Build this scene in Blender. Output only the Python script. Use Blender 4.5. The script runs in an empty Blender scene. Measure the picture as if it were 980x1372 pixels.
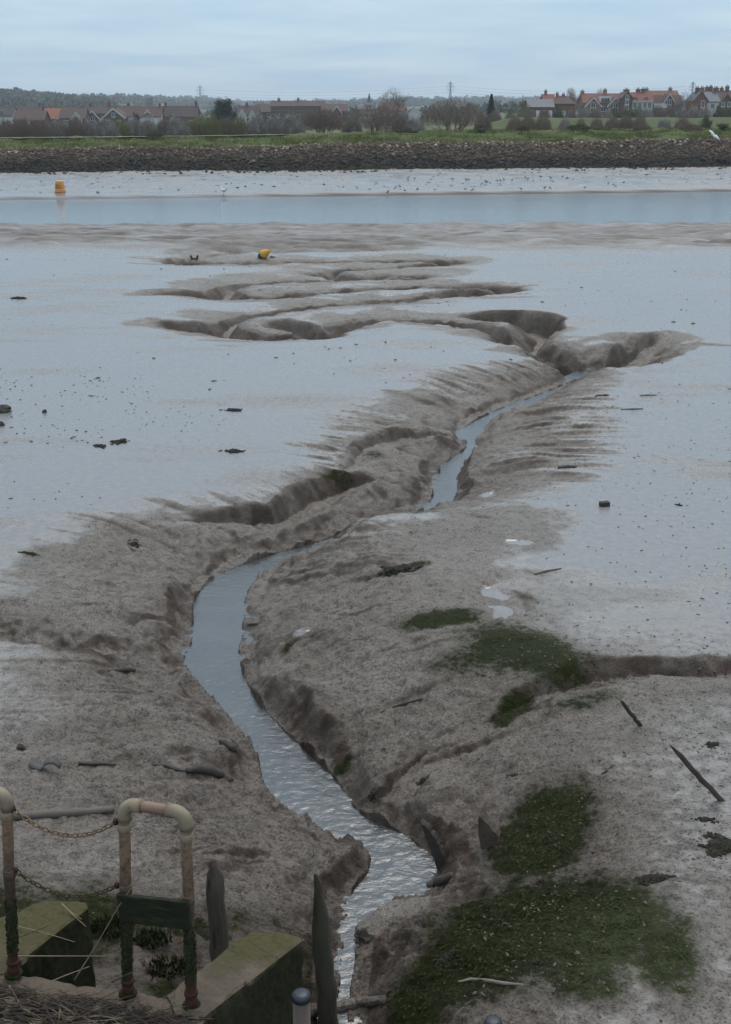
import bpy, math, random
import numpy as np
from mathutils import Vector, Matrix

random.seed(7)
RNG = np.random.default_rng(11)
PI = math.pi
SC = bpy.context.scene
COL = SC.collection

# ------------------------------------------------------------------ viewpoint
FPX = 1600.0            # focal length in photo pixels (980 x 1372)
CAMZ = 5.0
PITCH = math.atan((686 - 148) / FPX)
CP, SP = math.cos(PITCH), math.sin(PITCH)


def ray(px, py):
    xc = (px - 490) / FPX
    yc = (686 - py) / FPX
    return Vector((xc, CP + yc * SP, -SP + yc * CP))


def on_z(px, py, z):
    d = ray(px, py)
    return Vector((0, 0, CAMZ)) + d * ((z - CAMZ) / d.z)


def at_y(px, py, Y):
    d = ray(px, py)
    return Vector((0, 0, CAMZ)) + d * (Y / d.y)


def ppm(p):
    """photo pixels per metre at a point"""
    return FPX / (p.y * CP + (CAMZ - p.z) * SP)


# ------------------------------------------------------------------ noise
def _hash(ix, iy, seed):
    h = (ix.astype(np.uint32) * np.uint32(374761393) + iy.astype(np.uint32) * np.uint32(668265263)
         + np.uint32((seed * 2246822519) & 0xFFFFFFFF))
    h = (h ^ (h >> np.uint32(13))) * np.uint32(1274126177)
    h = h ^ (h >> np.uint32(16))
    return (h & np.uint32(0xFFFF)).astype(np.float32) / 65535.0


def vnoise(x, y, seed=0):
    x = np.asarray(x, np.float32); y = np.asarray(y, np.float32)
    fx = np.floor(x); fy = np.floor(y)
    ix = fx.astype(np.int32); iy = fy.astype(np.int32)
    tx = x - fx; ty = y - fy
    tx = tx * tx * tx * (tx * (tx * 6 - 15) + 10)
    ty = ty * ty * ty * (ty * (ty * 6 - 15) + 10)
    a = _hash(ix, iy, seed); b = _hash(ix + 1, iy, seed)
    c = _hash(ix, iy + 1, seed); d = _hash(ix + 1, iy + 1, seed)
    return (a + (b - a) * tx) * (1 - ty) + (c + (d - c) * tx) * ty


def rnoise(x, y, seed=0):
    """value noise on a rotated lattice, -1..1"""
    a = 0.61 + seed * 1.37
    ca, sa = math.cos(a), math.sin(a)
    return vnoise(x * ca - y * sa + seed * 17.3, x * sa + y * ca - seed * 9.1, seed) * 2 - 1


def sstep(a, b, x):
    t = np.clip((x - a) / (b - a), 0, 1)
    return t * t * (3 - 2 * t)


# ------------------------------------------------------------------ mesh helpers
def mesh_np(name, V, Fq, mat=None, smooth=True, attrs=None):
    me = bpy.data.meshes.new(name)
    V = np.asarray(V, np.float32); Fq = np.asarray(Fq, np.int32)
    n, k = Fq.shape
    me.vertices.add(len(V)); me.vertices.foreach_set('co', V.ravel())
    me.loops.add(n * k); me.loops.foreach_set('vertex_index', Fq.ravel())
    me.polygons.add(n)
    me.polygons.foreach_set('loop_start', np.arange(0, n * k, k, dtype=np.int32))
    me.polygons.foreach_set('use_smooth', np.full(n, smooth, bool))
    if attrs:
        for an, av in attrs.items():
            at = me.attributes.new(an, 'FLOAT', 'POINT')
            at.data.foreach_set('value', np.asarray(av, np.float32).ravel())
    me.update(calc_edges=True)
    if mat: me.materials.append(mat)
    return me


def link(name, me, parent=None, label=None, cat=None, group=None, kind=None, loc=None):
    o = bpy.data.objects.new(name, me)
    COL.objects.link(o)
    if parent is not None: o.parent = parent
    if loc is not None: o.location = loc
    return tag(o, label, cat, group, kind)


def tag(o, label=None, cat=None, group=None, kind=None):
    if label: o['label'] = label
    if cat: o['category'] = cat
    if group: o['group'] = group
    if kind: o['kind'] = kind
    return o


def empty(name, loc, label=None, cat=None, group=None, rz=0.0):
    o = bpy.data.objects.new(name, None)
    COL.objects.link(o)
    o.location = loc
    o.rotation_euler = (0, 0, rz)
    o.empty_display_size = 0.2
    return tag(o, label, cat, group)


def dup(root, loc, rz=0.0, sc=(1, 1, 1), label=None, group=None):
    r = root.copy(); COL.objects.link(r)
    r.location = loc; r.rotation_euler = (0, 0, rz); r.scale = sc
    if label: r['label'] = label
    if group: r['group'] = group
    for ch in list(root.children):
        c = ch.copy(); COL.objects.link(c); c.parent = r
        for g in list(ch.children):
            d = g.copy(); COL.objects.link(d); d.parent = c
    return r


class MB:
    """collects shapes for ONE mesh object"""

    def __init__(s):
        s.v = []; s.f = []

    def add(s, vs, fs):
        o = len(s.v)
        s.v.extend([tuple(v) for v in vs])
        s.f.extend([tuple(i + o for i in f) for f in fs])

    def box(s, c, size, rot=None, taper=1.0):
        x, y, z = size[0] / 2, size[1] / 2, size[2] / 2
        vs = [Vector((sx * x * (taper if sz > 0 else 1), sy * y * (taper if sz > 0 else 1), sz * z))
              for sz in (-1, 1) for sy in (-1, 1) for sx in (-1, 1)]
        if rot is not None: vs = [rot @ v for v in vs]
        vs = [v + Vector(c) for v in vs]
        s.add(vs, [(0, 2, 3, 1), (4, 5, 7, 6), (0, 1, 5, 4), (2, 6, 7, 3), (0, 4, 6, 2), (1, 3, 7, 5)])

    def tube(s, pts, radii, n=8, caps=True, wob=0.0, rng=random, flat=1.0):
        pts = [Vector(p) for p in pts]
        if not hasattr(radii, '__len__'): radii = [radii] * len(pts)
        rings = []
        up = Vector((0, 0, 1))
        t0 = (pts[1] - pts[0]).normalized()
        a = t0.cross(up if abs(t0.z) < .9 else Vector((1, 0, 0))).normalized()
        for i, p in enumerate(pts):
            t = (pts[min(i + 1, len(pts) - 1)] - pts[max(i - 1, 0)]).normalized()
            a = (a - t * a.dot(t)).normalized()
            b = t.cross(a)
            ring = []
            for k in range(n):
                w = 2 * PI * k / n
                r = radii[i] * (1 + (rng.uniform(-wob, wob) if wob else 0))
                ring.append(p + a * math.cos(w) * r + b * math.sin(w) * r * flat)
            rings.append(ring)
        vs = [v for r in rings for v in r]
        fs = []
        for i in range(len(pts) - 1):
            for k in range(n):
                fs.append((i * n + k, i * n + (k + 1) % n, (i + 1) * n + (k + 1) % n, (i + 1) * n + k))
        if caps:
            fs.append(tuple(reversed(range(n))))
            fs.append(tuple(range((len(pts) - 1) * n, len(pts) * n)))
        s.add(vs, fs)

    def lathe(s, prof, n=16, M=None):
        vs = []; fs = []
        for r, z in prof:
            for k in range(n):
                v = Vector((r * math.cos(2 * PI * k / n), r * math.sin(2 * PI * k / n), z))
                vs.append(M @ v if M is not None else v)
        m = len(prof)
        for i in range(m - 1):
            for k in range(n):
                fs.append((i * n + k, i * n + (k + 1) % n, (i + 1) * n + (k + 1) % n, (i + 1) * n + k))
        fs.append(tuple(reversed(range(n)))); fs.append(tuple(range((m - 1) * n, m * n)))
        s.add(vs, fs)

    def blob(s, c, r, seed=0, rough=.25, nu=9, nv=6, M=None):
        rr = random.Random(seed)
        ph = [(rr.uniform(0, 6.3), rr.uniform(0, 6.3), rr.uniform(.5, 1)) for _ in range(5)]
        vs = []; fs = []
        for j in range(nv + 1):
            th = PI * j / nv
            for i in range(nu):
                la = 2 * PI * i / nu
                k = 1 + rough * sum(math.sin(la * (q + 1) + p0) * math.sin(th * (q + 2) + p1) * w
                                    for q, (p0, p1, w) in enumerate(ph)) / 2 + rr.uniform(-rough, rough) * .35
                v = Vector((r[0] * math.sin(th) * math.cos(la) * k, r[1] * math.sin(th) * math.sin(la) * k,
                            r[2] * math.cos(th) * k))
                if M is not None: v = M @ v
                vs.append(v + Vector(c))
        for j in range(nv):
            for i in range(nu):
                fs.append((j * nu + i, (j + 1) * nu + i, (j + 1) * nu + (i + 1) % nu, j * nu + (i + 1) % nu))
        s.add(vs, fs)

    def quad(s, c, a, b):
        c = Vector(c)
        s.add([c - a - b, c + a - b, c + a + b, c - a + b], [(0, 1, 2, 3)])

    def mesh(s, name, mat, smooth=False, bevel=0.0):
        me = bpy.data.meshes.new(name)
        me.from_pydata(s.v, [], s.f)
        if bevel > 0:
            import bmesh
            bm = bmesh.new(); bm.from_mesh(me)
            bmesh.ops.remove_doubles(bm, verts=bm.verts, dist=1e-5)
            bmesh.ops.bevel(bm, geom=bm.edges[:], offset=bevel, segments=2, affect='EDGES', profile=.6)
            bm.to_mesh(me); bm.free()
        if mat: me.materials.append(mat)
        if smooth:
            me.polygons.foreach_set('use_smooth', np.ones(len(me.polygons), bool))
        me.update()
        return me

    def build(s, name, mat, parent=None, smooth=False, bevel=0.0, **kw):
        return link(name, s.mesh(name, mat, smooth, bevel), parent, **kw)


# ------------------------------------------------------------------ materials
def nodes_of(name):
    m = bpy.data.materials.new(name); m.use_nodes = True
    nt = m.node_tree
    for n in list(nt.nodes): nt.nodes.remove(n)
    out = nt.nodes.new('ShaderNodeOutputMaterial')
    b = nt.nodes.new('ShaderNodeBsdfPrincipled')
    nt.links.new(b.outputs[0], out.inputs[0])
    return m, nt, b


class NB:
    def __init__(s, nt): s.nt = nt

    def n(s, typ, **kw):
        n = s.nt.nodes.new(typ)
        for k, v in kw.items(): setattr(n, k, v)
        return n

    def l(s, a, b): s.nt.links.new(a, b)

    def put(s, sock, v):
        if isinstance(v, bpy.types.NodeSocket): s.l(v, sock)
        else: sock.default_value = v

    def math(s, op, a, b=0.0, clamp=False):
        n = s.n('ShaderNodeMath', operation=op); n.use_clamp = clamp
        s.put(n.inputs[0], a); s.put(n.inputs[1], b)
        return n.outputs[0]

    def noise(s, vec, scale, detail=5, rough=.55, dist=0.0):
        n = s.n('ShaderNodeTexNoise')
        s.l(vec, n.inputs['Vector']); n.inputs['Scale'].default_value = scale
        n.inputs['Detail'].default_value = detail; n.inputs['Roughness'].default_value = rough
        n.inputs['Distortion'].default_value = dist
        return n.outputs['Fac']

    def rng(s, v, a, b, c=0.0, d=1.0):
        n = s.n('ShaderNodeMapRange'); n.clamp = True
        s.put(n.inputs['Value'], v)
        for k, x in zip(('From Min', 'From Max', 'To Min', 'To Max'), (a, b, c, d)): s.put(n.inputs[k], x)
        return n.outputs[0]

    def mix(s, f, a, b):
        n = s.n('ShaderNodeMix', data_type='RGBA')
        s.put(n.inputs[0], f)
        s.put(n.inputs[6], a if isinstance(a, bpy.types.NodeSocket) else (*a, 1))
        s.put(n.inputs[7], b if isinstance(b, bpy.types.NodeSocket) else (*b, 1))
        return n.outputs[2]

    def bump(s, h, strength, dist, prev=None):
        n = s.n('ShaderNodeBump')
        s.l(h, n.inputs['Height']); s.put(n.inputs['Strength'], strength)
        n.inputs['Distance'].default_value = dist
        if prev is not None: s.l(prev, n.inputs['Normal'])
        return n.outputs[0]

    def attr(s, name):
        n = s.n('ShaderNodeAttribute'); n.attribute_name = name
        return n.outputs['Fac']


def M(name, c1, c2=None, scale=6.0, rough=.8, bump=.3, bdist=.01, bscale=None, c3=None, s3=1.5, spec=.3,
      stretch=None, metal=0.0, thr3=(.55, .7)):
    m, nt, b = nodes_of(name)
    B = NB(nt)
    tc = B.n('ShaderNodeTexCoord')
    vec = tc.outputs['Object']
    if stretch:
        mp = B.n('ShaderNodeMapping'); mp.inputs['Scale'].default_value = stretch
        B.l(vec, mp.inputs[0]); vec = mp.outputs[0]
    c2 = c2 or tuple(x * .6 for x in c1)
    col = B.mix(B.rng(B.noise(vec, scale), .3, .7), c1, c2)
    if c3: col = B.mix(B.rng(B.noise(vec, s3, 6, .65), *thr3), col, c3)
    B.l(col, b.inputs['Base Color'])
    b.inputs['Roughness'].default_value = rough
    b.inputs['Specular IOR Level'].default_value = spec
    b.inputs['Metallic'].default_value = metal
    if bump > 0:
        B.l(B.bump(B.noise(vec, bscale or scale * 3, 6, .6), bump, bdist), b.inputs['Normal'])
    return m


# ------------------------------------------------------------------ render, sky, light
SC.render.engine = 'CYCLES'
SC.cycles.use_denoising = True
SC.cycles.max_bounces = 5
SC.cycles.diffuse_bounces = 3
SC.cycles.glossy_bounces = 3
SC.cycles.volume_bounces = 0
SC.cycles.transparent_max_bounces = 6
SC.view_settings.view_transform = 'Standard'
SC.view_settings.look = 'None'
SC.view_settings.exposure = 0.54
SC.view_settings.gamma = 1.0
SC.view_settings.use_curve_mapping = False

cam = bpy.data.cameras.new('camera')
cam.sensor_fit = 'VERTICAL'; cam.sensor_height = 36.0; cam.lens = FPX / 1372 * 36.0
cam.clip_start = 0.1; cam.clip_end = 20000
camo = bpy.data.objects.new('camera', cam); COL.objects.link(camo)
camo.location = (0, 0, CAMZ); camo.rotation_euler = (PI / 2 - PITCH, 0, 0)
SC.camera = camo

SUN_EL, SUN_AZ = math.radians(60), math.radians(15)     # azimuth clockwise from the view direction (+Y)
world = bpy.data.worlds.new('World'); SC.world = world; world.use_nodes = True
nt = world.node_tree
for n in list(nt.nodes): nt.nodes.remove(n)
W = NB(nt)
wo = W.n('ShaderNodeOutputWorld'); bg = W.n('ShaderNodeBackground')
W.l(bg.outputs[0], wo.inputs[0])
sky = W.n('ShaderNodeTexSky', sky_type='NISHITA'); sky.sun_disc = False
sky.sun_elevation = SUN_EL; sky.sun_rotation = SUN_AZ
sky.air_density = 1.3; sky.dust_density = 3.0; sky.ozone_density = 2.0
tc = W.n('ShaderNodeTexCoord'); sep = W.n('ShaderNodeSeparateXYZ'); W.l(tc.outputs['Generated'], sep.inputs[0])
# cloud layer seen in plan: direction projected on a flat ceiling
zz = W.math('MAXIMUM', W.math('ADD', sep.outputs[2], 0.055), 0.03)
cx = W.math('DIVIDE', sep.outputs[0], zz); cy = W.math('DIVIDE', sep.outputs[1], zz)
cmb = W.n('ShaderNodeCombineXYZ'); W.l(cx, cmb.inputs[0]); W.l(cy, cmb.inputs[1])
cl = W.noise(cmb.outputs[0], .42, 7, .55, .3)
cl2 = W.noise(cmb.outputs[0], 1.4, 5, .6, .2)
clf = W.math('ADD', W.math('MULTIPLY', cl, .75), W.math('MULTIPLY', cl2, .25))
grad = W.n('ShaderNodeValToRGB'); W.l(sep.outputs[2], grad.inputs[0])
cr = grad.color_ramp
SKYK = 1.0
cr.elements[0].position = 0.0; cr.elements[0].color = (4.2, 5.5, 6.65, 1)
cr.elements[1].position = 1.0; cr.elements[1].color = (7.8, 9.0, 10.3, 1)
e = cr.elements.new(.16); e.color = (3.5, 5.3, 6.95, 1)
e = cr.elements.new(.45); e.color = (6.5, 7.9, 9.4, 1)
ccol = W.mix(W.rng(clf, .38, .62), (.80, .89, .95), (1.20, 1.13, 1.06))
mul = W.n('ShaderNodeMix', data_type='RGBA', blend_type='MULTIPLY'); mul.inputs[0].default_value = 1
W.l(grad.outputs[0], mul.inputs[6]); W.l(ccol, mul.inputs[7])
mixs = W.n('ShaderNodeMix', data_type='RGBA'); mixs.inputs[0].default_value = .86
W.l(sky.outputs[0], mixs.inputs[6]); W.l(mul.outputs[2], mixs.inputs[7])
W.l(mixs.outputs[2], bg.inputs[0]); bg.inputs[1].default_value = 0.09

sun = bpy.data.lights.new('sun', 'SUN'); sun.energy = 1.2; sun.angle = math.radians(30)
sun.color = (1.0, .95, .88)
suno = bpy.data.objects.new('sun', sun); COL.objects.link(suno)
sd = Vector((math.sin(SUN_AZ) * math.cos(SUN_EL), math.cos(SUN_AZ) * math.cos(SUN_EL), math.sin(SUN_EL)))
suno.rotation_euler = (-sd).to_track_quat('-Z', 'Y').to_euler()
suno.location = sd * 50
# ================================================================== MUD FLAT (height field)
ZW = -0.50          # creek water level
ZR = -1.20          # river water level

# water edges of the creek: photo pixel, cut height, cut width, bank width
EL = [(436, 1420, 0.08, 0.22, 0.9),
      (456, 1330, 0.08, 0.22, 0.9),
      (458, 1280, 0.12, 0.22, 1.0),
      (468, 1228, 0.12, 0.22, 1.2),
      (464, 1205, 0.12, 0.22, 1.3),
      (503, 1158, 0.08, 0.22, 2.0),
      (478, 1138, 0.08, 0.24, 2.2),
      (420, 1106, 0.064, 0.22, 2.3),
      (366, 1076, 0.08, 0.22, 2.3),
      (352, 1050, 0.096, 0.22, 2.3),
      (346, 1008, 0.12, 0.22, 2.0),
      (300, 952, 0.096, 0.22, 1.9),
      (246, 902, 0.08, 0.22, 1.9),
      (247, 880, 0.2, 0.32, 2.0),
      (260, 860, 0.24, 0.4, 2.2),
      (258, 812, 0.176, 0.32, 3.0),
      (266, 795, 0.12, 0.24, 3.4),
      (285, 774, 0.096, 0.24, 3.0),
      (340, 751, 0.096, 0.24, 1.8),
      (390, 737, 0.128, 0.24, 1.53),
      (440, 722, 0.176, 0.48, 1.53),
      (500, 705, 0.16, 0.48, 1.98),
      (560, 690, 0.12, 0.32, 2.52),
      (580, 672, 0.12, 0.32, 2.45),
      (584, 640, 0.16, 0.32, 2.74),
      (600, 617, 0.16, 0.32, 2.74),
      (622, 605, 0.2, 0.32, 2.59),
      (628, 595, 0.08, 0.32, 2.3),
      (616, 577, 0.08, 0.32, 2.3),
      (650, 556, 0.08, 0.32, 2.02),
      (720, 530, 0.08, 0.32, 1.73),
      (780, 506, 0.08, 0.32, 1.51),
      (798, 494, 0.08, 0.32, 1.15)]
ER = [(462, 1420, 0.12, 0.22, 1.5),
      (468, 1330, 0.12, 0.22, 1.6),
      (478, 1275, 0.12, 0.22, 2.0),
      (470, 1250, 0.16, 0.22, 2.2),
      (510, 1214, 0.12, 0.22, 2.4),
      (572, 1184, 0.12, 0.22, 2.6),
      (586, 1165, 0.16, 0.22, 2.6),
      (560, 1130, 0.208, 0.22, 2.6),
      (520, 1108, 0.2, 0.22, 2.6),
      (478, 1090, 0.224, 0.22, 2.8),
      (452, 1046, 0.16, 0.24, 3.0),
      (410, 1006, 0.224, 0.224, 3.0),
      (375, 975, 0.24, 0.224, 3.2),
      (336, 930, 0.224, 0.224, 3.5),
      (318, 880, 0.2, 0.224, 3.5),
      (326, 848, 0.12, 0.32, 3.5),
      (326, 800, 0.04, 0.32, 3.0),
      (350, 770, 0.04, 0.32, 2.4),
      (400, 742, 0.08, 0.32, 0.75),
      (450, 728, 0.2, 0.48, 0.75),
      (510, 712, 0.24, 0.48, 0.75),
      (565, 698, 0.24, 0.48, 0.75),
      (615, 673, 0.2, 0.24, 2.2),
      (610, 632, 0.2, 0.24, 3.2),
      (636, 606, 0.16, 0.32, 3.2),
      (638, 581, 0.08, 0.32, 3.2),
      (676, 550, 0.08, 0.32, 2.4),
      (742, 524, 0.08, 0.32, 1.6),
      (801, 497, 0.08, 0.32, 1.3)]


def smooth_poly(P, it=2):
    """Chaikin corner cutting on rows (x, y, params...)"""
    P = np.asarray(P, np.float64)
    for _ in range(it):
        Q = [P[0]]
        for a, b in zip(P[:-1], P[1:]):
            Q += [a * .75 + b * .25, a * .25 + b * .75]
        Q.append(P[-1]); P = np.array(Q)
    return P


def world_rows(rows, z):
    return [(*on_z(r[0], r[1], z).xy, *r[2:]) for r in rows]


WL_ = smooth_poly(world_rows(EL, ZW), 1)
WR_ = smooth_poly(world_rows(ER, ZW), 1)

# the meandering upper creek, photo pixel on z=-0.4: depth, bed half width, bank width left/right of travel
SER = [(806, 497), (752, 484), (698, 467), (664, 452), (600, 443), (520, 440), (474, 444), (438, 458), (390, 464),
       (335, 464), (296, 456), (306, 443), (345, 433), (415, 423), (500, 414), (590, 408), (655, 404), (690, 399),
       (660, 395), (590, 394), (500, 397), (400, 404), (335, 411), (296, 404), (306, 394), (350, 388), (440, 384),
       (540, 383), (575, 380), (540, 378), (470, 380), (436, 377), (450, 369), (520, 366), (590, 363), (618, 359),
       (560, 357), (400, 358), (250, 361), (226, 357), (270, 351), (300, 346), (340, 343), (450, 344), (520, 341),
       (440, 337), (330, 338), (288, 333), (330, 327), (360, 320)]
ser_rows = []
for i, (a, b) in enumerate(SER):
    k = i / (len(SER) - 1)
    ser_rows.append((a, b, .52 if k < .06 else .66 - .2 * k, .10, .85 - .15 * k, .62 - .1 * k))
for i, r_ in enumerate(ser_rows):
    turn = min(min(abs(r_[0] - q[0]) / 130 + abs(r_[1] - q[1]) / 14 for q in ((300, 458), (298, 404), (690, 398), (440, 376), (235, 358), (600, 361), (700, 462), (438, 456))), 1.0)
    if i > 3: ser_rows[i] = (r_[0], r_[1], r_[2] * (1.15 - .62 * turn), r_[3], r_[4] * (1.25 - .5 * turn), r_[5] * (1.25 - .55 * turn))
WS_ = smooth_poly(world_rows(ser_rows, -.35), 2)

# side gullies: photo pixel on z=-.25 ; depth, bed half width, W left of travel, W right of travel
G1 = [(1150, 915, 0.163, 0.018, 0.35, 0.154), (980, 917, 0.204, 0.024, 0.28, 0.154), (900, 917, 0.231, 0.03, 0.28, 0.168), (860, 913, 0.258, 0.036, 0.3, 0.182), (800, 922, 0.272, 0.042, 0.35, 0.21), (735, 945, 0.286, 0.054, 0.45, 0.238), (690, 966, 0.272, 0.054, 0.5, 0.28), (640, 990, 0.258, 0.06, 0.6, 0.315), (585, 1022, 0.306, 0.072, 0.8, 0.42), (545, 1052, 0.408, 0.09, 0.9, 0.56)]
G2 = [(-120, 862, .46, .10, .9, .22), (0, 864, .50, .12, .9, .22), (100, 868, .50, .12, .9, .24), (170, 864, .55, .14, .9, .35), (215, 856, .62, .16, .8, .5), (250, 868, .75, .16, .8, .8)]
G3 = [(872, 461, .30, .1, 1.2, .35), (848, 472, .70, .30, 1.3, .32), (812, 486, .82, .38, 1.2, .32), (772, 484, .80, .28, 1.0, .32), (742, 476, .72, .12, .8, .4)]
G4 = [(1010, 474, .05, .02, .3, .4), (940, 472, .10, .03, .35, .5), (880, 468, .25, .05, .5, .9), (848, 466, .5, .15, .6, 1.2)]
G5 = [(520, 648, .12, .05, 1.0, .22), (490, 645, .40, .08, 1.5, .22), (440, 655, .62, .10, 1.6, .22), (400, 676, .60, .10, 1.5, .22), (370, 694, .58, .10, 1.5, .22), (325, 692, .48, .08, 1.4, .22),
      (280, 700, .36, .06, 1.2, .22), (240, 706, .20, .04, .9, .22), (205, 712, .04, .04, .6, .25)]
G16 = [(150, 868, .14, .08, .8, .25), (178, 838, .40, .12, .8, .2), (212, 818, .60, .16, .7, .2), (240, 828, .70, .16, .6, .25), (258, 850, .75, .12, .5, .3)]
G17 = [(690, 568, .15, .05, .9, .25), (640, 578, .42, .08, 1.0, .22), (600, 574, .52, .10, 1.2, .2), (550, 580, .46, .10, 1.3, .2), (500, 594, .34, .08, 1.3, .2), (482, 618, .30, .06, 1.0, .2), (468, 640, .12, .05, .8, .25)]
G18 = [(640, 1010, .06, .04, .5, .3), (600, 1012, .26, .08, .8, .2), (562, 1022, .45, .12, .9, .2), (530, 1045, .60, .12, .8, .2), (505, 1078, .70, .12, .7, .25)]
G19 = [(620, 1170, .12, .05, .5, .2), (596, 1140, .34, .10, .6, .2), (560, 1110, .5, .10, .6, .2), (520, 1090, .55, .1, .5, .2)]
G6 = [(760, 820, .02, .05, .4, .4), (700, 800, .10, .10, .35, .7), (660, 802, .16, .14, .35, .7), (690, 838, .12, .12, .35, .5),
      (720, 850, .02, .05, .4, .4)]
G7 = [(420, 832, .03, .04, .3, .5), (380, 838, .10, .06, .3, .5), (340, 842, .2, .06, .3, .5), (322, 846, .35, .06, .3, .5)]
G8 = [(600, 428, .1, .05, .5, .9), (660, 430, .45, .12, .35, 1.2), (720, 430, .6, .15, .35, 1.3), (735, 440, .65, .2, .4, 1.2), (700, 462, .8, .15, .6, .9)]
G9 = [(200, 440, .1, .05, .6, 1.0), (245, 440, .4, .10, .5, 1.2), (300, 447, .7, .12, .5, 1.0)]
G10 = [(380, 440, .4, .08, .5, 1.0), (420, 445, .6, .12, .4, 1.0), (440, 456, .75, .1, .5, .9)]
G11 = [(180, 403, .05, .05, .5, .9), (220, 399, .22, .10, .5, 1.1), (262, 398, .42, .15, .55, 1.0), (300, 403, .5, .12, .5, .9)]
G12 = [(700, 397, .06, .05, .9, .5), (660, 394, .30, .10, .9, .45), (620, 394, .4, .12, .9, .45), (592, 400, .5, .1, .8, .5)]
G13 = [(392, 368, .06, .05, .5, .9), (425, 368, .35, .12, .45, .9), (450, 373, .45, .12, .45, .8)]
G14 = [(540, 372, .06, .05, .8, .5), (505, 374, .3, .1, .8, .45), (470, 378, .4, .1, .7, .45)]
G15 = [(270, 336, .10, .1, .6, .8), (295, 335, .55, .35, .6, .9), (318, 338, .35, .2, .6, .8), (345, 343, .1, .1, .5, .7)]
GUL = [smooth_poly(world_rows([(q[0], q[1], q[2] * (1.0 if (gi_ > 5 and gi_ < 14) or gi_ == 2 else .66), *q[3:]) for q in g], -.2), 2) for gi_, g in enumerate((G1, G2, G3, G4, G5, G6, G7, G8, G9, G10, G11, G12, G13, G14, G15, G16, G17, G18, G19))]

# ---- grid: rows spaced by how they project on the flat, columns along fixed bearings
pys = []
p = 1560.0
while p > 219:
    pys.append(p)
    p -= (0.42 if 322 < p < 505 else .55 if 292 < p <= 322 else .8 if p < 720 else 1.02)
ROWY = np.array([on_z(490, q, -.1).y for q in pys])
NU = 1060
ULO, UHI = -.64, .56
U = np.linspace(ULO, UHI, NU)
NV = len(ROWY)
GY = np.repeat(ROWY[:, None], NU, 1).astype(np.float32)
GX = (GY * U[None, :]).astype(np.float32)
DX = (ROWY * (UHI - ULO) / NU)[:, None].astype(np.float32)
DYr = np.abs(np.gradient(ROWY))[:, None].astype(np.float32)
SPC = np.sqrt(DX * DYr)


def rows_between(a, b):
    idx = np.nonzero((ROWY >= a) & (ROWY <= b))[0]
    return (idx[0], idx[-1] + 1) if len(idx) else (0, 0)


def seg_field(polys, npar, R=5.5):
    """inverse-distance blend of per-vertex params over all segments, + min distance, arc length, side"""
    ws = np.zeros_like(GX); ps = [np.zeros_like(GX) for _ in range(npar + 2)]
    dm = np.full_like(GX, 1e3); arc = np.zeros_like(GX); side = np.zeros_like(GX)
    for P in polys:
        s0 = 0.0
        for a, b in zip(P[:-1], P[1:]):
            L = math.hypot(b[0] - a[0], b[1] - a[1])
            if L < 1e-6: continue
            r0, r1 = rows_between(min(a[1], b[1]) - R, max(a[1], b[1]) + R)
            if r1 <= r0: s0 += L; continue
            X = GX[r0:r1]; Y = GY[r0:r1]
            tx, ty = (b[0] - a[0]) / L, (b[1] - a[1]) / L
            rx = X - a[0]; ry = Y - a[1]
            t = np.clip(rx * tx + ry * ty, 0, L)
            d = np.hypot(rx - t * tx, ry - t * ty)
            k = t / L
            w = L / (d * d + .01) ** 3
            ws[r0:r1] += w
            for i in range(npar):
                ps[i][r0:r1] += w * (a[2 + i] + (b[2 + i] - a[2 + i]) * k)
            ps[npar][r0:r1] += w * (a[0] + tx * t); ps[npar + 1][r0:r1] += w * (a[1] + ty * t)
            near = d < dm[r0:r1]
            dm[r0:r1] = np.where(near, d, dm[r0:r1])
            arc[r0:r1] = np.where(near, s0 + t, arc[r0:r1])
            cr_ = tx * ry - ty * rx
            side[r0:r1] = np.where(near, np.clip(cr_ / np.maximum(d, .05), -1, 1), side[r0:r1])
            s0 += L
    ws = np.maximum(ws, 1e-20)
    return dm, [q / ws for q in ps], arc, side


def inside(poly):
    ins = np.zeros(GX.shape, bool)
    n = len(poly)
    for i in range(n):
        x1, y1 = poly[i]; x2, y2 = poly[(i + 1) % n]
        if y1 == y2: continue
        r0, r1 = rows_between(min(y1, y2), max(y1, y2))
        if r1 <= r0: continue
        X = GX[r0:r1]; Y = GY[r0:r1]
        c = (y1 > Y) != (y2 > Y)
        c &= X < (x2 - x1) * (Y - y1) / (y2 - y1) + x1
        ins[r0:r1] ^= c
    return ins


# ---- general level: flat, dipping to the river, rising on the far shore
skew = GX * .17 * sstep(72, 88, GY)
yy = GY - skew
BASE = np.interp(yy, [0, 44, 48, 58, 69.6, 73, 80, 88, 94.2, 95.2, 104, 116, 121, 130],
                 [0, 0, -.10, -.70, -1.21, -1.7, -2.0, -1.9, -1.24, -1.02, -.72, -.42, -.28, .4]).astype(np.float32)
BASE += .035 * rnoise(GX / 9, GY / 9, 1) + .02 * rnoise(GX / 3.1, GY / 3.1, 2)
# mud banked up under the quay at the left, and the hump at the lower right
BASE += .14 * np.exp(-((GX - .35 * 5) ** 2 + (GY - 6.6) ** 2) / 1.6)
for q in ((430, 716), (475, 703), (520, 692), (560, 684)):
    c_ = on_z(*q, .1)
    BASE += .085 * np.exp(-((GX - c_.x) ** 2 / 1.2 + (GY - c_.y + .15) ** 2 / .35))
STRIP = sstep(44.5, 50, GY) * (1 - sstep(70, 71, GY))

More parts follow.
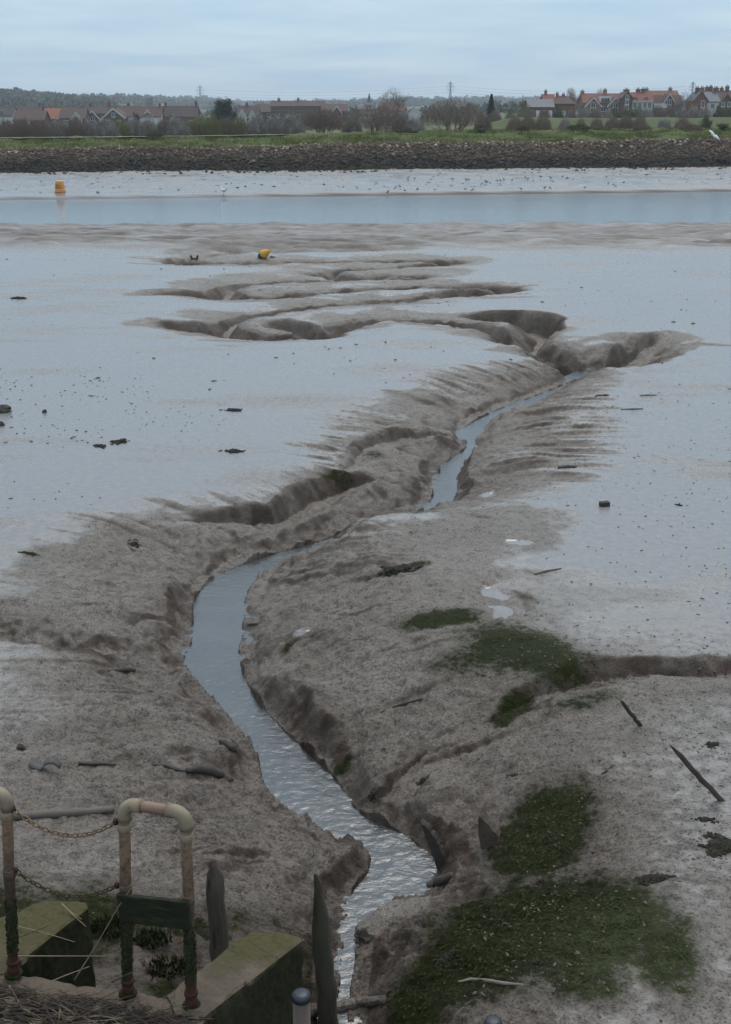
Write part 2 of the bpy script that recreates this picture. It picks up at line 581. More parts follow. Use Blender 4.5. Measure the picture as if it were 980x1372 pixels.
DRP = [on_z(*q, 0).xy for q in ((545, 705), (600, 684), (660, 672), (722, 664), (748, 690), (722, 725), (716, 752), (690, 778), (728, 800), (742, 838), (770, 872),
                                (840, 900), (905, 912), (1000, 912), (1000, 934), (900, 940), (868, 975), (862, 1040), (800, 1120), (700, 1200), (500, 1000), (330, 860), (420, 745))]
ddr, _, _, _ = seg_field([[tuple(q) for q in DRP + DRP[:1]]], 0)
DRAIN = np.where(inside([tuple(q) for q in DRP]), ddr, -ddr)
BASE += .05 * sstep(0, 1.2, DRAIN)
# ---- warp so edges are ragged
wx = .10 * rnoise(GX / .55, GY / .55, 3) + .05 * rnoise(GX / .21, GY / .21, 4) * sstep(40, 20, GY)
wx += .025 * rnoise(GX / .085, GY / .085, 5) * sstep(20, 12, GY)

d, (cut, cutw, bw, qx, qy), arc, _ = seg_field([WL_, WR_], 3)
ins = inside([tuple(q[:2]) for q in WL_] + [tuple(q[:2]) for q in WR_[::-1]])
dd = np.maximum(0, d + wx * .55 * sstep(0, .25, d) + wx * .25)
ribq = (np.abs(rnoise(qx * 1.7 + .12 * GX, qy * 1.7 + .12 * GY, 7)) + .6 * np.abs(rnoise(qx * 4.2 + .5 * GX, qy * 4.2 + .5 * GY, 10)) * sstep(.9, 2.2, .24 / SPC)
        + .35 * np.abs(rnoise(qx * 9 + 1.2 * GX, qy * 9 + 1.2 * GY, 11)) * sstep(.9, 2.2, .11 / SPC))
sb = np.clip((dd - cutw * .6) / bw, 0, 1)
prof = 1 - (1 - sb) ** 1.75
cut = cut * (.8 + .6 * rnoise(GX / .7, GY / .7, 8))
hm = ZW + cut * sstep(0, 1, dd / cutw) + (BASE - ZW - cut) * prof
hm += (.085 * ribq - .04) * 2.6 * sb ** .7 * (1 - sb) ** 1.2 * np.clip(bw / 2.2, .3, 1) * (1 + .9 * sstep(15, 18, GY))
hm = np.where(ins, ZW - np.minimum(.30, .03 + d * .6), hm)
DROP = np.where(d < 6, np.maximum(BASE - hm, 0), 0)
CUT_SHADE = np.where(ins, 1, np.clip(1.15 - dd / (cutw * 1.6 + .02), 0, 1) * np.clip(cut / .22, 0, 1))  # dark cut mud, doubling as painted shade on the bank faces
dcreek = np.where(ins, -d, d)
del hm, sb, prof, ribq

for gi, P in enumerate([WS_] + GUL):
    rr = 3.0
    d, (dep, bwid, wl, wr, qx, qy), arc, side = seg_field([P], 4, R=rr)
    Wd = wr + (wl - wr) * sstep(-.6, .6, side)
    dd = np.maximum(0, d + wx * (.9 if gi else .5) * sstep(0, .3, d))
    s = np.clip((dd - bwid) / Wd, 0, 1)
    dr = dep * (1 - s) ** 1.7
    if gi == 0:
        dr = np.maximum(dr, .20 * np.clip(1 - d / (2.3 + .8 * rnoise(GX / 3, GY / 1.2, 75)), 0, 1) ** 1.5)
        dr *= 1 + .16 * rnoise(arc * 1.6, arc * 0 + .3, 9) * (s * 2)
    kk = .04
    hh = np.clip(.5 + .5 * (dr - DROP) / kk, 0, 1)
    on = d < rr
    new = DROP * (1 - hh) + dr * hh + kk * hh * (1 - hh) * np.clip(dr / .04, 0, 1) * np.clip(DROP / .04, 0, 1)
    DROP = np.where(on & (dr > 1e-4), np.maximum(new, DROP), DROP)
    st = np.clip(dep / Wd - .45, 0, 1) * np.clip(1.5 * s * 4 * (1 - s), 0, 1) * (s > 0) * (s < 1)
    CUT_SHADE = np.maximum(CUT_SHADE, np.where(on, np.clip(st * 1.6, 0, 1), 0))

Zs = BASE - DROP
slope_m = sstep(.02, .22, DROP)
nearl = sstep(11.5, 9.0, GY) * sstep(2.2, 0.8, GX)          # crusted mud at the near left
wet0 = 1 - sstep(.03, .12, DROP)
tex = np.clip(slope_m * 1.15 + sstep(-.3, .3, DRAIN) * .6 + 0 * slope_m * .9 + nearl * .55 + .10 + STRIP * .8, 0, 1.15) * (1 - .85 * ins) * (1 - .6 * wet0 * (1 - nearl))


def octave(lam, seed):
    return sstep(1.1, 3.0, lam / SPC)


Z = Zs.copy()
for lam, amp, sd_ in ((.75, .032, 21), (.36, .023, 22), (.17, .0175, 23), (.085, .013, 24), (.042, .0105, 25), (.021, .006, 26)):
    fx = GX / lam; fy = GY / lam
    nz = rnoise(fx, fy, sd_)
    bill = np.abs(nz) * 1.6 - .55 if lam < .5 else nz
    fade = octave(lam, sd_)
    edge = 1 + (.9 * sstep(14, 22, GY) + .15) * CUT_SHADE * (lam < .4)
    Z += amp * bill * tex * edge * fade
# long low streaks on the strip before the river
Z += STRIP * (.06 * rnoise(GX / 6, GY / 1.4, 31) + .20 * np.abs(rnoise(GX / 2.6, GY / 1.1, 32)) + .12 * np.abs(rnoise(GX / 1.1, GY / .6, 35)))
Z += sstep(95, 97, yy) * (.04 * rnoise(GX / 1.4, GY / .9, 36) + .03 * rnoise(GX / .6, GY / .5, 37))
# lumps of shed mud at the foot of the banks
lump = (np.maximum(0, rnoise(GX / .24, GY / .24, 27) - .25) * .11 + np.maximum(0, rnoise(GX / .11, GY / .11, 28) - .3) * .06) * sstep(.9, .1, np.abs(dcreek)) * (1 - ins) * sstep(26, 16, GY)
Z += lump

# puddles
PUD = np.zeros_like(GX)
for (px, py, rx, ry, an) in ((660, 801, 24, 7, -14), (675, 835, 17, 10, 0), (402, 838, 13, 3.5, 8),  (690, 742, 22, 3, 0), (655, 650, 14, 4, 5)):
    c = on_z(px, py, -.12)
    k = ppm(c); sn = (CAMZ) / math.hypot(CAMZ, c.y)
    a = math.radians(an)
    ux = (GX - c.x) * k / rx; uy = (GY - c.y) * k * sn / ry
    u2 = ux * math.cos(a) + uy * math.sin(a) * ry / rx; v2 = -ux * math.sin(a) * rx / ry + uy * math.cos(a)
    e_ = np.hypot(u2, v2) + .35 * rnoise(GX / .18, GY / .12, 33) + .2 * rnoise(GX / .06, GY / .05, 34)
    m_ = sstep(1.0, .82, e_)
    zlev = float(np.median(Z[m_ > .5])) - .012 if (m_ > .5).any() else 0
    Z = Z * (1 - m_) + zlev * m_
    PUD = np.maximum(PUD, m_)

# wetness film: flats shine, drained slopes do not
st1 = rnoise(GX / 1.6, GY / .9, 41); st2 = rnoise(GX / .5, GY / .35, 42); st3 = rnoise(GX / .12, GY / .12, 43)
nearch = sstep(.0, .05, DROP); farw = 1 + .9 * sstep(24, 28, GY)
st4 = rnoise(GX / 2.6, GY / .45, 50) * sstep(10, 15, GY) + rnoise(GX / .9, GY / .2, 55) * sstep(9, 13, GY) * .5
wn = DROP * np.clip(1 + .8 * st4 + .5 * st1 + .35 * st2, .42, 2.4) + nearch * (.030 * st1 + .022 * st2 + .012 * st3 * sstep(25, 10, GY)) + .01 * st3
WET = 1 - sstep(.025, .13, wn * farw)
WET *= 1 - .38 * sstep(.15, .9, rnoise(GX / 3.5, GY / 1.1, 56) + .5 * rnoise(GX / 1.1, GY / .35, 57)) * sstep(60, 40, GY)
WET *= 1 - STRIP * np.clip(.62 + .30 * rnoise(GX / 5, GY / .9, 44) + .35 * rnoise(GX / 1.3, GY / .55, 48), 0, 1)
drier = sstep(11.8, 8.5, GY) * (.18 + .45 * rnoise(GX / .9, GY / .9, 45) + .25 * rnoise(GX / .25, GY / .25, 46))
drn = sstep(-.25, .35, DRAIN + .30 * st1 + .25 * st2 + .12 * st3)
drier = np.maximum(drier, .93 * drn)
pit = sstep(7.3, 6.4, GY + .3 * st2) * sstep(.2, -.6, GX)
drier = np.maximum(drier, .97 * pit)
CUT_SHADE = np.maximum(CUT_SHADE, pit)  # shade between the quay walls painted dark on the pit floor
WET = np.clip(WET * (1 - np.clip(drier, 0, .97)), 0, 1)
WET = np.where(GY > 93, np.clip(.80 + .35 * rnoise(GX / 4, GY / 2.5, 47) + .35 * rnoise(GX / .9, GY / .7, 49), 0, 1) * (1 - .9 * sstep(115, 118, yy)) * sstep(94.8, 95.6, yy), WET)
WET *= 1 - .22 * sstep(11.5, 8.5, GY) * sstep(1.0, .2, GX)
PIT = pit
WET = np.maximum(WET, PUD)

# algae
ALG = np.zeros_like(GX)
for (px, py, rx, ry, an, s_) in ((588, 854, 62, 13, 3, 1), (700, 897, 90, 38, -8, 1.1), (640, 915, 70, 22, 0, .6), (735, 905, 70, 22, 0, .75), (558, 785, 22, 6, 6, .7),
                                 (572, 722, 26, 5, 3, .5), (640, 724, 22, 3, 0, .3), (386, 858, 11, 6, 20, .6), (458, 998, 24, 9, 0, .4),
                                 (728, 1128, 100, 54, 35, 1.2), (700, 1150, 50, 34, 25, .8), (735, 1275, 185, 88, -4, 1.4), (630, 1315, 130, 60, 14, 1.3),
                                 (880, 1328, 62, 62, 30, .9), (790, 1365, 70, 40, 0, .7), (690, 962, 42, 14, 24, .8), (588, 916, 26, 14, 0, .5),
                                 (785, 965, 55, 12, 8, .6), (745, 975, 30, 8, 20, .5), (500, 612, 16, 9, 0, .4), (450, 645, 30, 3, 0, .5), (615, 1195, 22, 10, 20, .5),
                                 (560, 1330, 60, 40, 0, .8), (900, 1290, 40, 26, 0, .5)):
    c = on_z(px, py, -.2)
    k = ppm(c); sn = (CAMZ) / math.hypot(CAMZ, c.y)
    a = math.radians(an)
    qx = (GX - c.x) * k; qy = (GY - c.y) * k * sn
    u2 = (qx * math.cos(a) + qy * math.sin(a)) / rx; v2 = (-qx * math.sin(a) + qy * math.cos(a)) / ry
    ALG = np.maximum(ALG, s_ * sstep(1.25, .25, np.hypot(u2, v2)))
ALG = np.maximum(ALG, .85 * PIT * (GX < -.35) * sstep(-.9, .3, st2 + st1))  # dark weed in the pit, deepened to stand for its wall shade
an_ = .5 * rnoise(GX / .5, GY / .4, 51) + .55 * rnoise(GX / .16, GY / .13, 52) + .5 * rnoise(GX / .05, GY / .045, 53) + .3 * rnoise(GX / .022, GY / .02, 54)
ALGM = sstep(.10, 1.05, ALG + .50 * an_) * sstep(.02, .2, ALG) * (1 - ins) * (dcreek > .12)
Z += .012 * ALGM * (.5 + .8 * np.abs(an_)) * sstep(16, 9, GY)

CUT_SHADE = CUT_SHADE * np.clip(.78 + .45 * rnoise(GX / .45, GY / .35, 76) + .35 * rnoise(GX / .13, GY / .10, 77) * sstep(24, 15, GY), .3, 1)
gy_, gu_ = np.gradient(Zs)
dyr = np.gradient(ROWY)[:, None]
gxx = gu_ / (ROWY[:, None] * (U[1] - U[0]))
gyy = (gy_ - gxx * dyr * U[None, :]) / dyr
SL = np.hypot(gxx, gyy)
CUT_SHADE = np.clip(np.maximum(CUT_SHADE, sstep(.32, .80, SL + .22 * rnoise(GX / .4, GY / .3, 71)) * (1 - STRIP) * (GY < 60)), 0, 1)  # steep walls darkened: their shading put into the colour with the cut mud
CUT_SHADE = np.maximum(CUT_SHADE, STRIP * np.clip(.58 + .35 * rnoise(GX / 4, GY / .8, 73) + .3 * rnoise(GX / 1.1, GY / .4, 74), 0, 1))
CUT_SHADE *= np.clip(.80 + .4 * rnoise(GX / .40, GY / .3, 78) + .4 * rnoise(GX / .12, GY / .09, 79) * sstep(24, 15, GY), .35, 1)
WET = np.maximum(WET * (1 - .85 * sstep(.10, .32, SL) * (GY < 60)), PUD)
CUT_SHADE = np.maximum(CUT_SHADE, .95 * sstep(93.6, 94.0, yy) * sstep(95.4, 94.9, yy))
idx = (np.arange(NV - 1)[:, None] * NU + np.arange(NU - 1)[None, :]).ravel()
QF = np.stack([idx, idx + 1, idx + NU + 1, idx + NU], 1)
VV = np.stack([GX.ravel(), GY.ravel(), Z.ravel()], 1)


def zat(x, y):
    u = x / y
    cu = (u - ULO) / (UHI - ULO) * (NU - 1)
    rv = np.interp(y, ROWY, np.arange(NV))
    i = int(min(max(rv, 0), NV - 2)); j = int(min(max(cu, 0), NU - 2))
    a, b = rv - i, cu - j
    return float((Z[i, j] * (1 - b) + Z[i, j + 1] * b) * (1 - a) + (Z[i + 1, j] * (1 - b) + Z[i + 1, j + 1] * b) * a)


def hit(px, py):
    """where the sight line through a photo pixel meets the mud"""
    D = ray(px, py)
    ys = np.concatenate([np.linspace(4.2, 20, 1200), np.linspace(20.02, 121, 3000)])
    xs = D.x / D.y * ys; zs = CAMZ + D.z / D.y * ys
    cu = np.clip((xs / ys - ULO) / (UHI - ULO) * (NU - 1), 0, NU - 1).round().astype(int)
    rv = np.interp(ys, ROWY, np.arange(NV)).round().astype(int)
    g = Z[rv, cu]
    w = np.nonzero(zs <= g)[0]
    y = ys[w[0]] if len(w) else 121
    x = D.x / D.y * y
    return Vector((x, y, zat(x, y)))


# ---- mud material
mudm, nt, b = nodes_of('estuary_mud')
B = NB(nt)
pos = B.n('ShaderNodeNewGeometry').outputs['Position']
wet, cut_shade, alg, pud = B.attr('wet'), B.attr('cut'), B.attr('algae'), B.attr('pud')  # the cut attribute holds cut mud plus painted shade of steep faces
n0 = B.noise(pos, .9, 6, .6); n1 = B.noise(pos, 9, 7, .65); n2 = B.noise(pos, 55, 5, .6); n3 = B.noise(pos, 170, 3, .6)
dry = B.mix(B.rng(n0, .3, .7), (.245, .199, .158), (.335, .284, .234))
dry = B.mix(B.rng(n1, .39, .54), B.mix(.52, dry, (.085, .062, .048)), dry)
dry = B.mix(B.rng(n2, .53, .62, 0, .45), dry, (.41, .36, .315))
dry = B.mix(B.rng(n2, .455, .395, 0, .75), dry, (.075, .055, .043))  # hollows darkened and crests lightened with the bump: shade and glints in colour
n4 = B.noise(pos, 21, 5, .65, .6)
dry = B.mix(B.rng(n4, .43, .35, 0, .75), dry, (.070, .051, .040))  # coarser hollows, their shade painted the same way
wcol = B.mix(B.rng(n1, .3, .7), (.150, .138, .130), (.205, .192, .182))
wcol = B.mix(B.rng(n2, .36, .28, 0, .5), wcol, (.14, .115, .098))
wbreak = B.rng(B.math('ADD', B.math('MULTIPLY', n1, .8), B.math('MULTIPLY', n2, .2)), .40, .60)
wbk = B.n('ShaderNodeMix', data_type='FLOAT'); B.put(wbk.inputs[0], B.math('MULTIPLY', B.attr('shore'), .85)); wbk.inputs[2].default_value = 1.0; B.put(wbk.inputs[3], wbreak)
wet = B.math('MAXIMUM', B.math('MULTIPLY', wet, wbk.outputs[0]), pud)
col = B.mix(wet, dry, wcol)
cut_shade_c = B.mix(B.rng(n1, .3, .7), (.055, .036, .026), (.125, .088, .066))  # cut-face brown, dark enough to carry the painted shade
col = B.mix(B.math('MULTIPLY', cut_shade, .92), col, cut_shade_c)
algc = B.mix(B.rng(n2, .35, .65), (.018, .024, .008), (.046, .055, .018))
algn = B.math('ADD', B.math('MULTIPLY', B.math('SUBTRACT', n1, .5), 1.1), B.math('ADD', B.math('MULTIPLY', B.math('SUBTRACT', n2, .5), 1.0), B.math('MULTIPLY', B.math('SUBTRACT', n4, .5), .8)))
alg = B.math('MULTIPLY', B.rng(B.math('ADD', alg, B.math('MULTIPLY', algn, 1.3)), .06, .60, 0, .96), B.rng(alg, .01, .14))
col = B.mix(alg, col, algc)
shore = B.attr('shore')
mm = B.n('ShaderNodeMix', data_type='RGBA', blend_type='MULTIPLY'); B.put(mm.inputs[0], shore)
B.l(col, mm.inputs[6]); mm.inputs[7].default_value = (.82, .785, .755, 1); col = mm.outputs[2]  # nearer mud darkened: foreground light falloff put into the colour
B.l(col, b.inputs['Base Color'])
rw = B.rng(n1, .3, .7, .17, .30)
rd = B.rng(B.math('ADD', B.math('MULTIPLY', n1, .5), B.math('MULTIPLY', n2, .5)), .42, .58, .26, .56)
r = B.n('ShaderNodeMix', data_type='FLOAT'); B.put(r.inputs[0], wet); B.put(r.inputs[2], rd); B.put(r.inputs[3], rw)
r2 = B.n('ShaderNodeMix', data_type='FLOAT'); B.put(r2.inputs[0], pud); B.put(r2.inputs[2], r.outputs[0]); r2.inputs[3].default_value = .05
r3 = B.n('ShaderNodeMix', data_type='FLOAT'); B.put(r3.inputs[0], alg); B.put(r3.inputs[2], r2.outputs[0]); r3.inputs[3].default_value = .8
B.l(B.math('ADD', r3.outputs[0], B.math('MULTIPLY', cut_shade, .25), True), b.inputs['Roughness'])
b.inputs['IOR'].default_value = 1.5
sp = B.math('MULTIPLY', B.math('MULTIPLY', B.math('SUBTRACT', 1.0, B.math('MULTIPLY', alg, .85)), B.math('SUBTRACT', 1.0, B.math('MULTIPLY', cut_shade, .55))), .5)
B.l(sp, b.inputs['Specular IOR Level'])
dryness = B.math('SUBTRACT', 1.0, B.math('MULTIPLY', wet, .93))
nopud = B.math('SUBTRACT', 1.0, pud)
bs = B.math('MULTIPLY', dryness, nopud)
bn = B.bump(n1, bs, .08)
bn = B.bump(n4, bs, .042, bn)
bn = B.bump(n2, bs, .04, bn)
bn = B.bump(n3, bs, .010, bn)
B.l(bn, b.inputs['Normal'])

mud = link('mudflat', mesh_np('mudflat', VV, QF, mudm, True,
           {'wet': WET, 'cut': CUT_SHADE, 'algae': np.clip(ALG + .22 * an_ * sstep(.05, .3, ALG), 0, 1) * (1 - ins), 'pud': PUD, 'shore': sstep(13, 6.5, GY + .6 * rnoise(GX / 1.5, GY / 1.5, 72))}), kind='structure')

# ---- the algae itself: a thin ragged mat lying on the mud
AN = ALGM + 1.1 * (RNG.random(ALGM.shape).astype(np.float32) - .5)
sel = (AN > 1.16) & (GY < 9.5)
fm = (sel.ravel()[QF].sum(1) >= 3)
fa = QF[fm]
used, inv = np.unique(fa.ravel(), return_inverse=True)
Va = VV[used].copy()
Va[:, 2] += .003 + .005 * RNG.random(len(used)) ** 2 * (1 + np.clip(9 - Va[:, 1], 0, 3) * .25)
algm = M('green_algae', (.042, .052, .016), (.022, .028, .010), 14, .85, .8, .008, 90, c3=(.06, .058, .03), s3=40, spec=.12)
link('algae_mat', mesh_np('algae_mat', Va, inv.reshape(-1, 4), algm, True), kind='stuff')

# ---- waters
def water_mat(name, base, sc, strength, stretch=(1, 1, 1), rough=.04, dist=.02, sp=.5, ior=1.333):
    m, nt, b = nodes_of(name)
    B = NB(nt)
    mp = B.n('ShaderNodeMapping'); mp.inputs['Scale'].default_value = stretch
    B.l(B.n('ShaderNodeNewGeometry').outputs['Position'], mp.inputs[0])
    v = mp.outputs[0]
    B.l(B.mix(B.rng(B.noise(v, sc * .1, 3), .35, .65), base, tuple(x * .8 for x in base)), b.inputs['Base Color'])
    b.inputs['Roughness'].default_value = rough
    b.inputs['IOR'].default_value = ior
    b.inputs['Specular IOR Level'].default_value = sp
    bn = B.bump(B.noise(v, sc, 5, .6, .4), strength, dist)
    bn = B.bump(B.noise(v, sc * 3.1, 3, .6), strength * .6, dist * .35, bn)
    B.l(bn, b.inputs['Normal'])
    return m


cw = water_mat('creek_water', (.066, .068, .068), 13, .42, (.8, 1.3, 1), .03, .022, .5, 1.62)
# creek water: one level sheet following the bed, a fine grid so that it ripples
wl = smooth_poly(WL_[:, :2], 1); wr = smooth_poly(WR_[:, :2], 1)
n_ = 260
def resamp(P, n):
    s = np.concatenate([[0], np.cumsum(np.hypot(*np.diff(P, axis=0).T))])
    t = np.linspace(0, s[-1], n)
    return np.stack([np.interp(t, s, P[:, 0]), np.interp(t, s, P[:, 1])], 1)
ins2 = (dcreek < .32) & (Zs < ZW + .25)
fm = (ins2.ravel()[QF].sum(1) >= 1)
fa = QF[fm]; used, inv = np.unique(fa.ravel(), return_inverse=True)
Vw = VV[used].copy()
rip = .0018 * rnoise(Vw[:, 0] / .16, Vw[:, 1] / .11, 61) + .0022 * rnoise(Vw[:, 0] / .06, Vw[:, 1] / .05, 62)
Vw[:, 2] = ZW + rip * sstep(16, 8, Vw[:, 1])
link('creek_water', mesh_np('creek_water', Vw, inv.reshape(-1, 4), cw, True), kind='structure')

rm = water_mat('river_water', (.14, .175, .195), 4.5, .55, (.3, 1, 1), .07, .03, .8)
mb = MB(); mb.quad((0, 84, ZR), Vector((75, 0, 0)), Vector((0, 20, 0)))
mb.build('river_water', rm, kind='structure')
print('terrain verts', NV * NU)
# ================================================================== FAR SHORE
def skewy(x, y): return y + x * .17      # the bank runs slightly away to the right


def crest_z(x): return 2.62 + .0118 * x + .06 * math.sin(x * .11)
def stone_z(x): return 1.75 + .0095 * x + .10 * math.sin(x * .21 + 1)


def bank_prof(x, s):
    """height of the flood bank at distance s behind its foot"""
    ps = [-4, 0, 6.0, 7.2, 13.0, 14.2, 17.5, 19, 27, 40]
    zc, zs = crest_z(x), stone_z(x)
    zsv = [-.6, -.40, zs - .15, zs, zc - .12, zc, zc, zc - .15, .15, .0]
    return float(np.interp(s, ps, zsv))


FOOT = 118.5
grassm, nt, b = nodes_of('rough_grass')
B = NB(nt); pos = B.n('ShaderNodeNewGeometry').outputs['Position']
g1 = B.noise(pos, .22, 6, .6); g2 = B.noise(pos, 1.8, 5, .65); g3 = B.noise(pos, 9, 4, .6)
c = B.mix(B.rng(g1, .35, .65), (.085, .108, .032), (.125, .130, .050))
c = B.mix(B.rng(g2, .52, .68, 0, .75), c, (.105, .092, .055))
c = B.mix(B.rng(g3, .5, .3, 0, .6), c, (.035, .045, .016))
c = B.mix(B.attr('stony'), c, B.mix(B.rng(g3, .35, .65), (.022, .017, .012), (.055, .042, .030)))
B.l(c, b.inputs['Base Color']); b.inputs['Roughness'].default_value = .9
b.inputs['Specular IOR Level'].default_value = .1
B.l(B.bump(g3, .8, .25), b.inputs['Normal'])

nx, ns = 420, 90
xs = np.linspace(-105, 125, nx); ss = np.concatenate([np.linspace(-4, 19, 70), np.linspace(20, 40, 20)])
V = np.zeros((ns, nx, 3), np.float32)
for i, x in enumerate(xs):
    V[:, i, 0] = x; V[:, i, 1] = skewy(x, FOOT) + ss
    V[:, i, 2] = [bank_prof(x, q) for q in ss]
rough = (.14 * rnoise(V[..., 0] / 1.1, V[..., 1] / .9, 81) + .10 * rnoise(V[..., 0] / .45, V[..., 1] / .4, 82)
         + .12 * rnoise(V[..., 0] / 4, V[..., 1] / 3, 83))
V[..., 2] += rough * sstep(6, 9, ss)[:, None] * sstep(20, 17, ss)[:, None] + .05 * rough
ix = (np.arange(ns - 1)[:, None] * nx + np.arange(nx - 1)[None, :]).ravel()
link('flood_bank', mesh_np('flood_bank', V.reshape(-1, 3), np.stack([ix, ix + 1, ix + nx + 1, ix + nx], 1), grassm, True,
     {'stony': np.repeat(sstep(7.6, 6.9, ss)[:, None], nx, 1)}), kind='structure')

# grass blades and tussocks on the bank
def blades(n, xr, place, hr, wr, seed, lean=.35):
    r = np.random.default_rng(seed)
    P = place(r, n)
    h = r.uniform(*hr, len(P)); w = r.uniform(*wr, len(P)); a = r.uniform(0, 2 * PI, len(P))
    dx, dy = np.cos(a) * w, np.sin(a) * w
    lx, ly = r.normal(0, lean, len(P)) * h, r.normal(0, lean, len(P)) * h
    b0 = P - np.stack([dx, dy, 0 * h], 1); b1 = P + np.stack([dx, dy, 0 * h], 1)
    t = P + np.stack([lx, ly, h], 1)
    V = np.stack([b0, b1, t + np.stack([dx, dy, 0 * h], 1) * .25, t - np.stack([dx, dy, 0 * h], 1) * .25], 1).reshape(-1, 3)
    return V, np.arange(len(P) * 4).reshape(-1, 4)


def on_bank(s0, s1, fx=1.0):
    def f(r, n):
        x = r.uniform(-52, 66, n); s = r.uniform(s0, s1, n)
        keep = vnoise(x / 2.5, s / 1.5, 91) + r.uniform(-.3, .3, n) > .38
        keep &= (s < 13.4) | (x > 0)
        x, s = x[keep], s[keep]
        z = np.array([bank_prof(a, b_) for a, b_ in zip(x, s)])
        return np.stack([x, x * .17 + FOOT + s, z - .03], 1)
    return f


gm1 = M('bank_grass', (.130, .150, .045), (.078, .096, .030), .5, .9, 0, c3=(.22, .185, .105), s3=.35, spec=.1, thr3=(.5, .66))
Vb, Fb = blades(70000, None, on_bank(6.9, 16.5), (.12, .36), (.012, .045), 5)
link('bank_grass', mesh_np('bank_grass', Vb, Fb, gm1, False), kind='stuff')

# stone facing: thousands of tumbled stones that read as one mass
def rock_proto(seed):
    m_ = MB(); m_.blob((0, 0, 0), (1, .8, .62), seed, .38, 7, 4)
    return np.array(m_.v, np.float32), m_.f


pro = [rock_proto(i) for i in range(8)]
F4 = np.array(pro[0][1], np.int32)


def rocks(n, place, size, seed):
    r = np.random.default_rng(seed)
    P = place(r, n); n = len(P)
    out = np.zeros((n, len(pro[0][0]), 3), np.float32)
    for i in range(n):
        v = pro[r.integers(8)][0] * (size[0] + (size[1] - size[0]) * r.random() ** 2.2)
        a, b_ = r.uniform(0, 6.28), r.normal(0, .4)
        R_ = np.array(Matrix.Rotation(a, 3, 'Z') @ Matrix.Rotation(b_, 3, 'X'))
        out[i] = v @ R_.T + P[i]
    k = len(pro[0][0])
    F_ = (F4[None] + (np.arange(n) * k)[:, None, None]).reshape(-1, 4)
    return out.reshape(-1, 3), F_


def on_stone(s0, s1, edge=0.0):
    def f(r, n):
        x = r.uniform(-54, 68, n); s = s0 + (s1 - s0) * r.random(n) + edge * (vnoise(x / 2.2, x * 0 + .5, 93) - .5)
        z = np.array([bank_prof(a, b_) for a, b_ in zip(x, s)])
        return np.stack([x, x * .17 + FOOT + s, z + r.uniform(-.06, .10, n)], 1)
    return f


darkst, nt, b = nodes_of('weedy_stone')
B = NB(nt); g = B.n('ShaderNodeNewGeometry')
sepz = B.n('ShaderNodeSeparateXYZ'); B.l(g.outputs['Position'], sepz.inputs[0])
isl = g.outputs['Random Per Island']
nn = B.noise(g.outputs['Position'], .9, 5, .6)
nn2 = B.noise(g.outputs['Position'], .25, 3, .6)
lv = B.math('ADD', sepz.outputs[2], B.math('ADD', B.math('MULTIPLY', B.math('SUBTRACT', nn, .5), 2.0), B.math('MULTIPLY', B.math('SUBTRACT', nn2, .5), 1.6)))
top = B.mix(isl, (.075, .050, .034), (.19, .132, .090))
top = B.mix(B.rng(B.noise(g.outputs['Position'], .35, 4, .6), .5, .62, 0, .6), top, (.075, .054, .036))
low = B.mix(isl, (.008, .0065, .005), (.026, .020, .0155))
weed = B.mix(isl, (.020, .017, .010), (.042, .033, .019))
low2 = B.mix(B.rng(nn, .5, .62), low, weed)
lowest = B.mix(B.rng(lv, -.55, .35), low, low2)
c = B.mix(B.rng(lv, .35, 1.05), lowest, top)
B.l(c, b.inputs['Base Color']); b.inputs['Roughness'].default_value = .85
B.l(B.bump(B.noise(g.outputs['Position'], 7, 4, .6), .6, .08), b.inputs['Normal'])
Vr, Fr = rocks(25000, on_stone(-.3, 7.4, 2.0), (.05, .20), 3)
Vr2, Fr2 = rocks(160, on_stone(-.2, 7.0, 1.5), (.24, .48), 13)
Vr, Fr = np.concatenate([Vr, Vr2]), np.concatenate([Fr, Fr2 + len(Vr)])
link('stone_facing', mesh_np('stone_facing', Vr, Fr, darkst, False), kind='stuff')
pale = M('pale_stone', (.50, .40, .32), (.30, .22, .17), 1.2, .9, .3, .03, spec=.2)
Vr, Fr = rocks(900, on_stone(5.4, 7.7, 1.6), (.05, .22), 4)
link('pale_rubble', mesh_np('pale_rubble', Vr, Fr, pale, False), kind='stuff')
# weed-dark scree at the foot, thinning on to the mud
Vr, Fr = rocks(1500, on_stone(-3.2, .6), (.06, .24), 6)
scree = M('dark_scree', (.045, .036, .030), (.020, .017, .014), 1.5, .8, .3, .03)
link('foot_scree', mesh_np('foot_scree', Vr, Fr, scree, False), kind='stuff')

# track along the crest at the left
trk = M('pale_track', (.25, .21, .155), (.17, .15, .10), .6, .95, .4, .05)
tx = np.linspace(-60, 2, 120); Vt = []
for x in tx:
    w = 1.25 * float(sstep(2, -16, x)) + .12
    for q in (-w, w):
        Vt.append((x, skewy(x, FOOT) + 15.6 + q, crest_z(x) + .13))
Vt = np.array(Vt, np.float32).reshape(-1, 3)
ix = np.arange(len(tx) - 1) * 2
link('track', mesh_np('track', Vt, np.stack([ix, ix + 2, ix + 3, ix + 1], 1), trk), kind='structure')

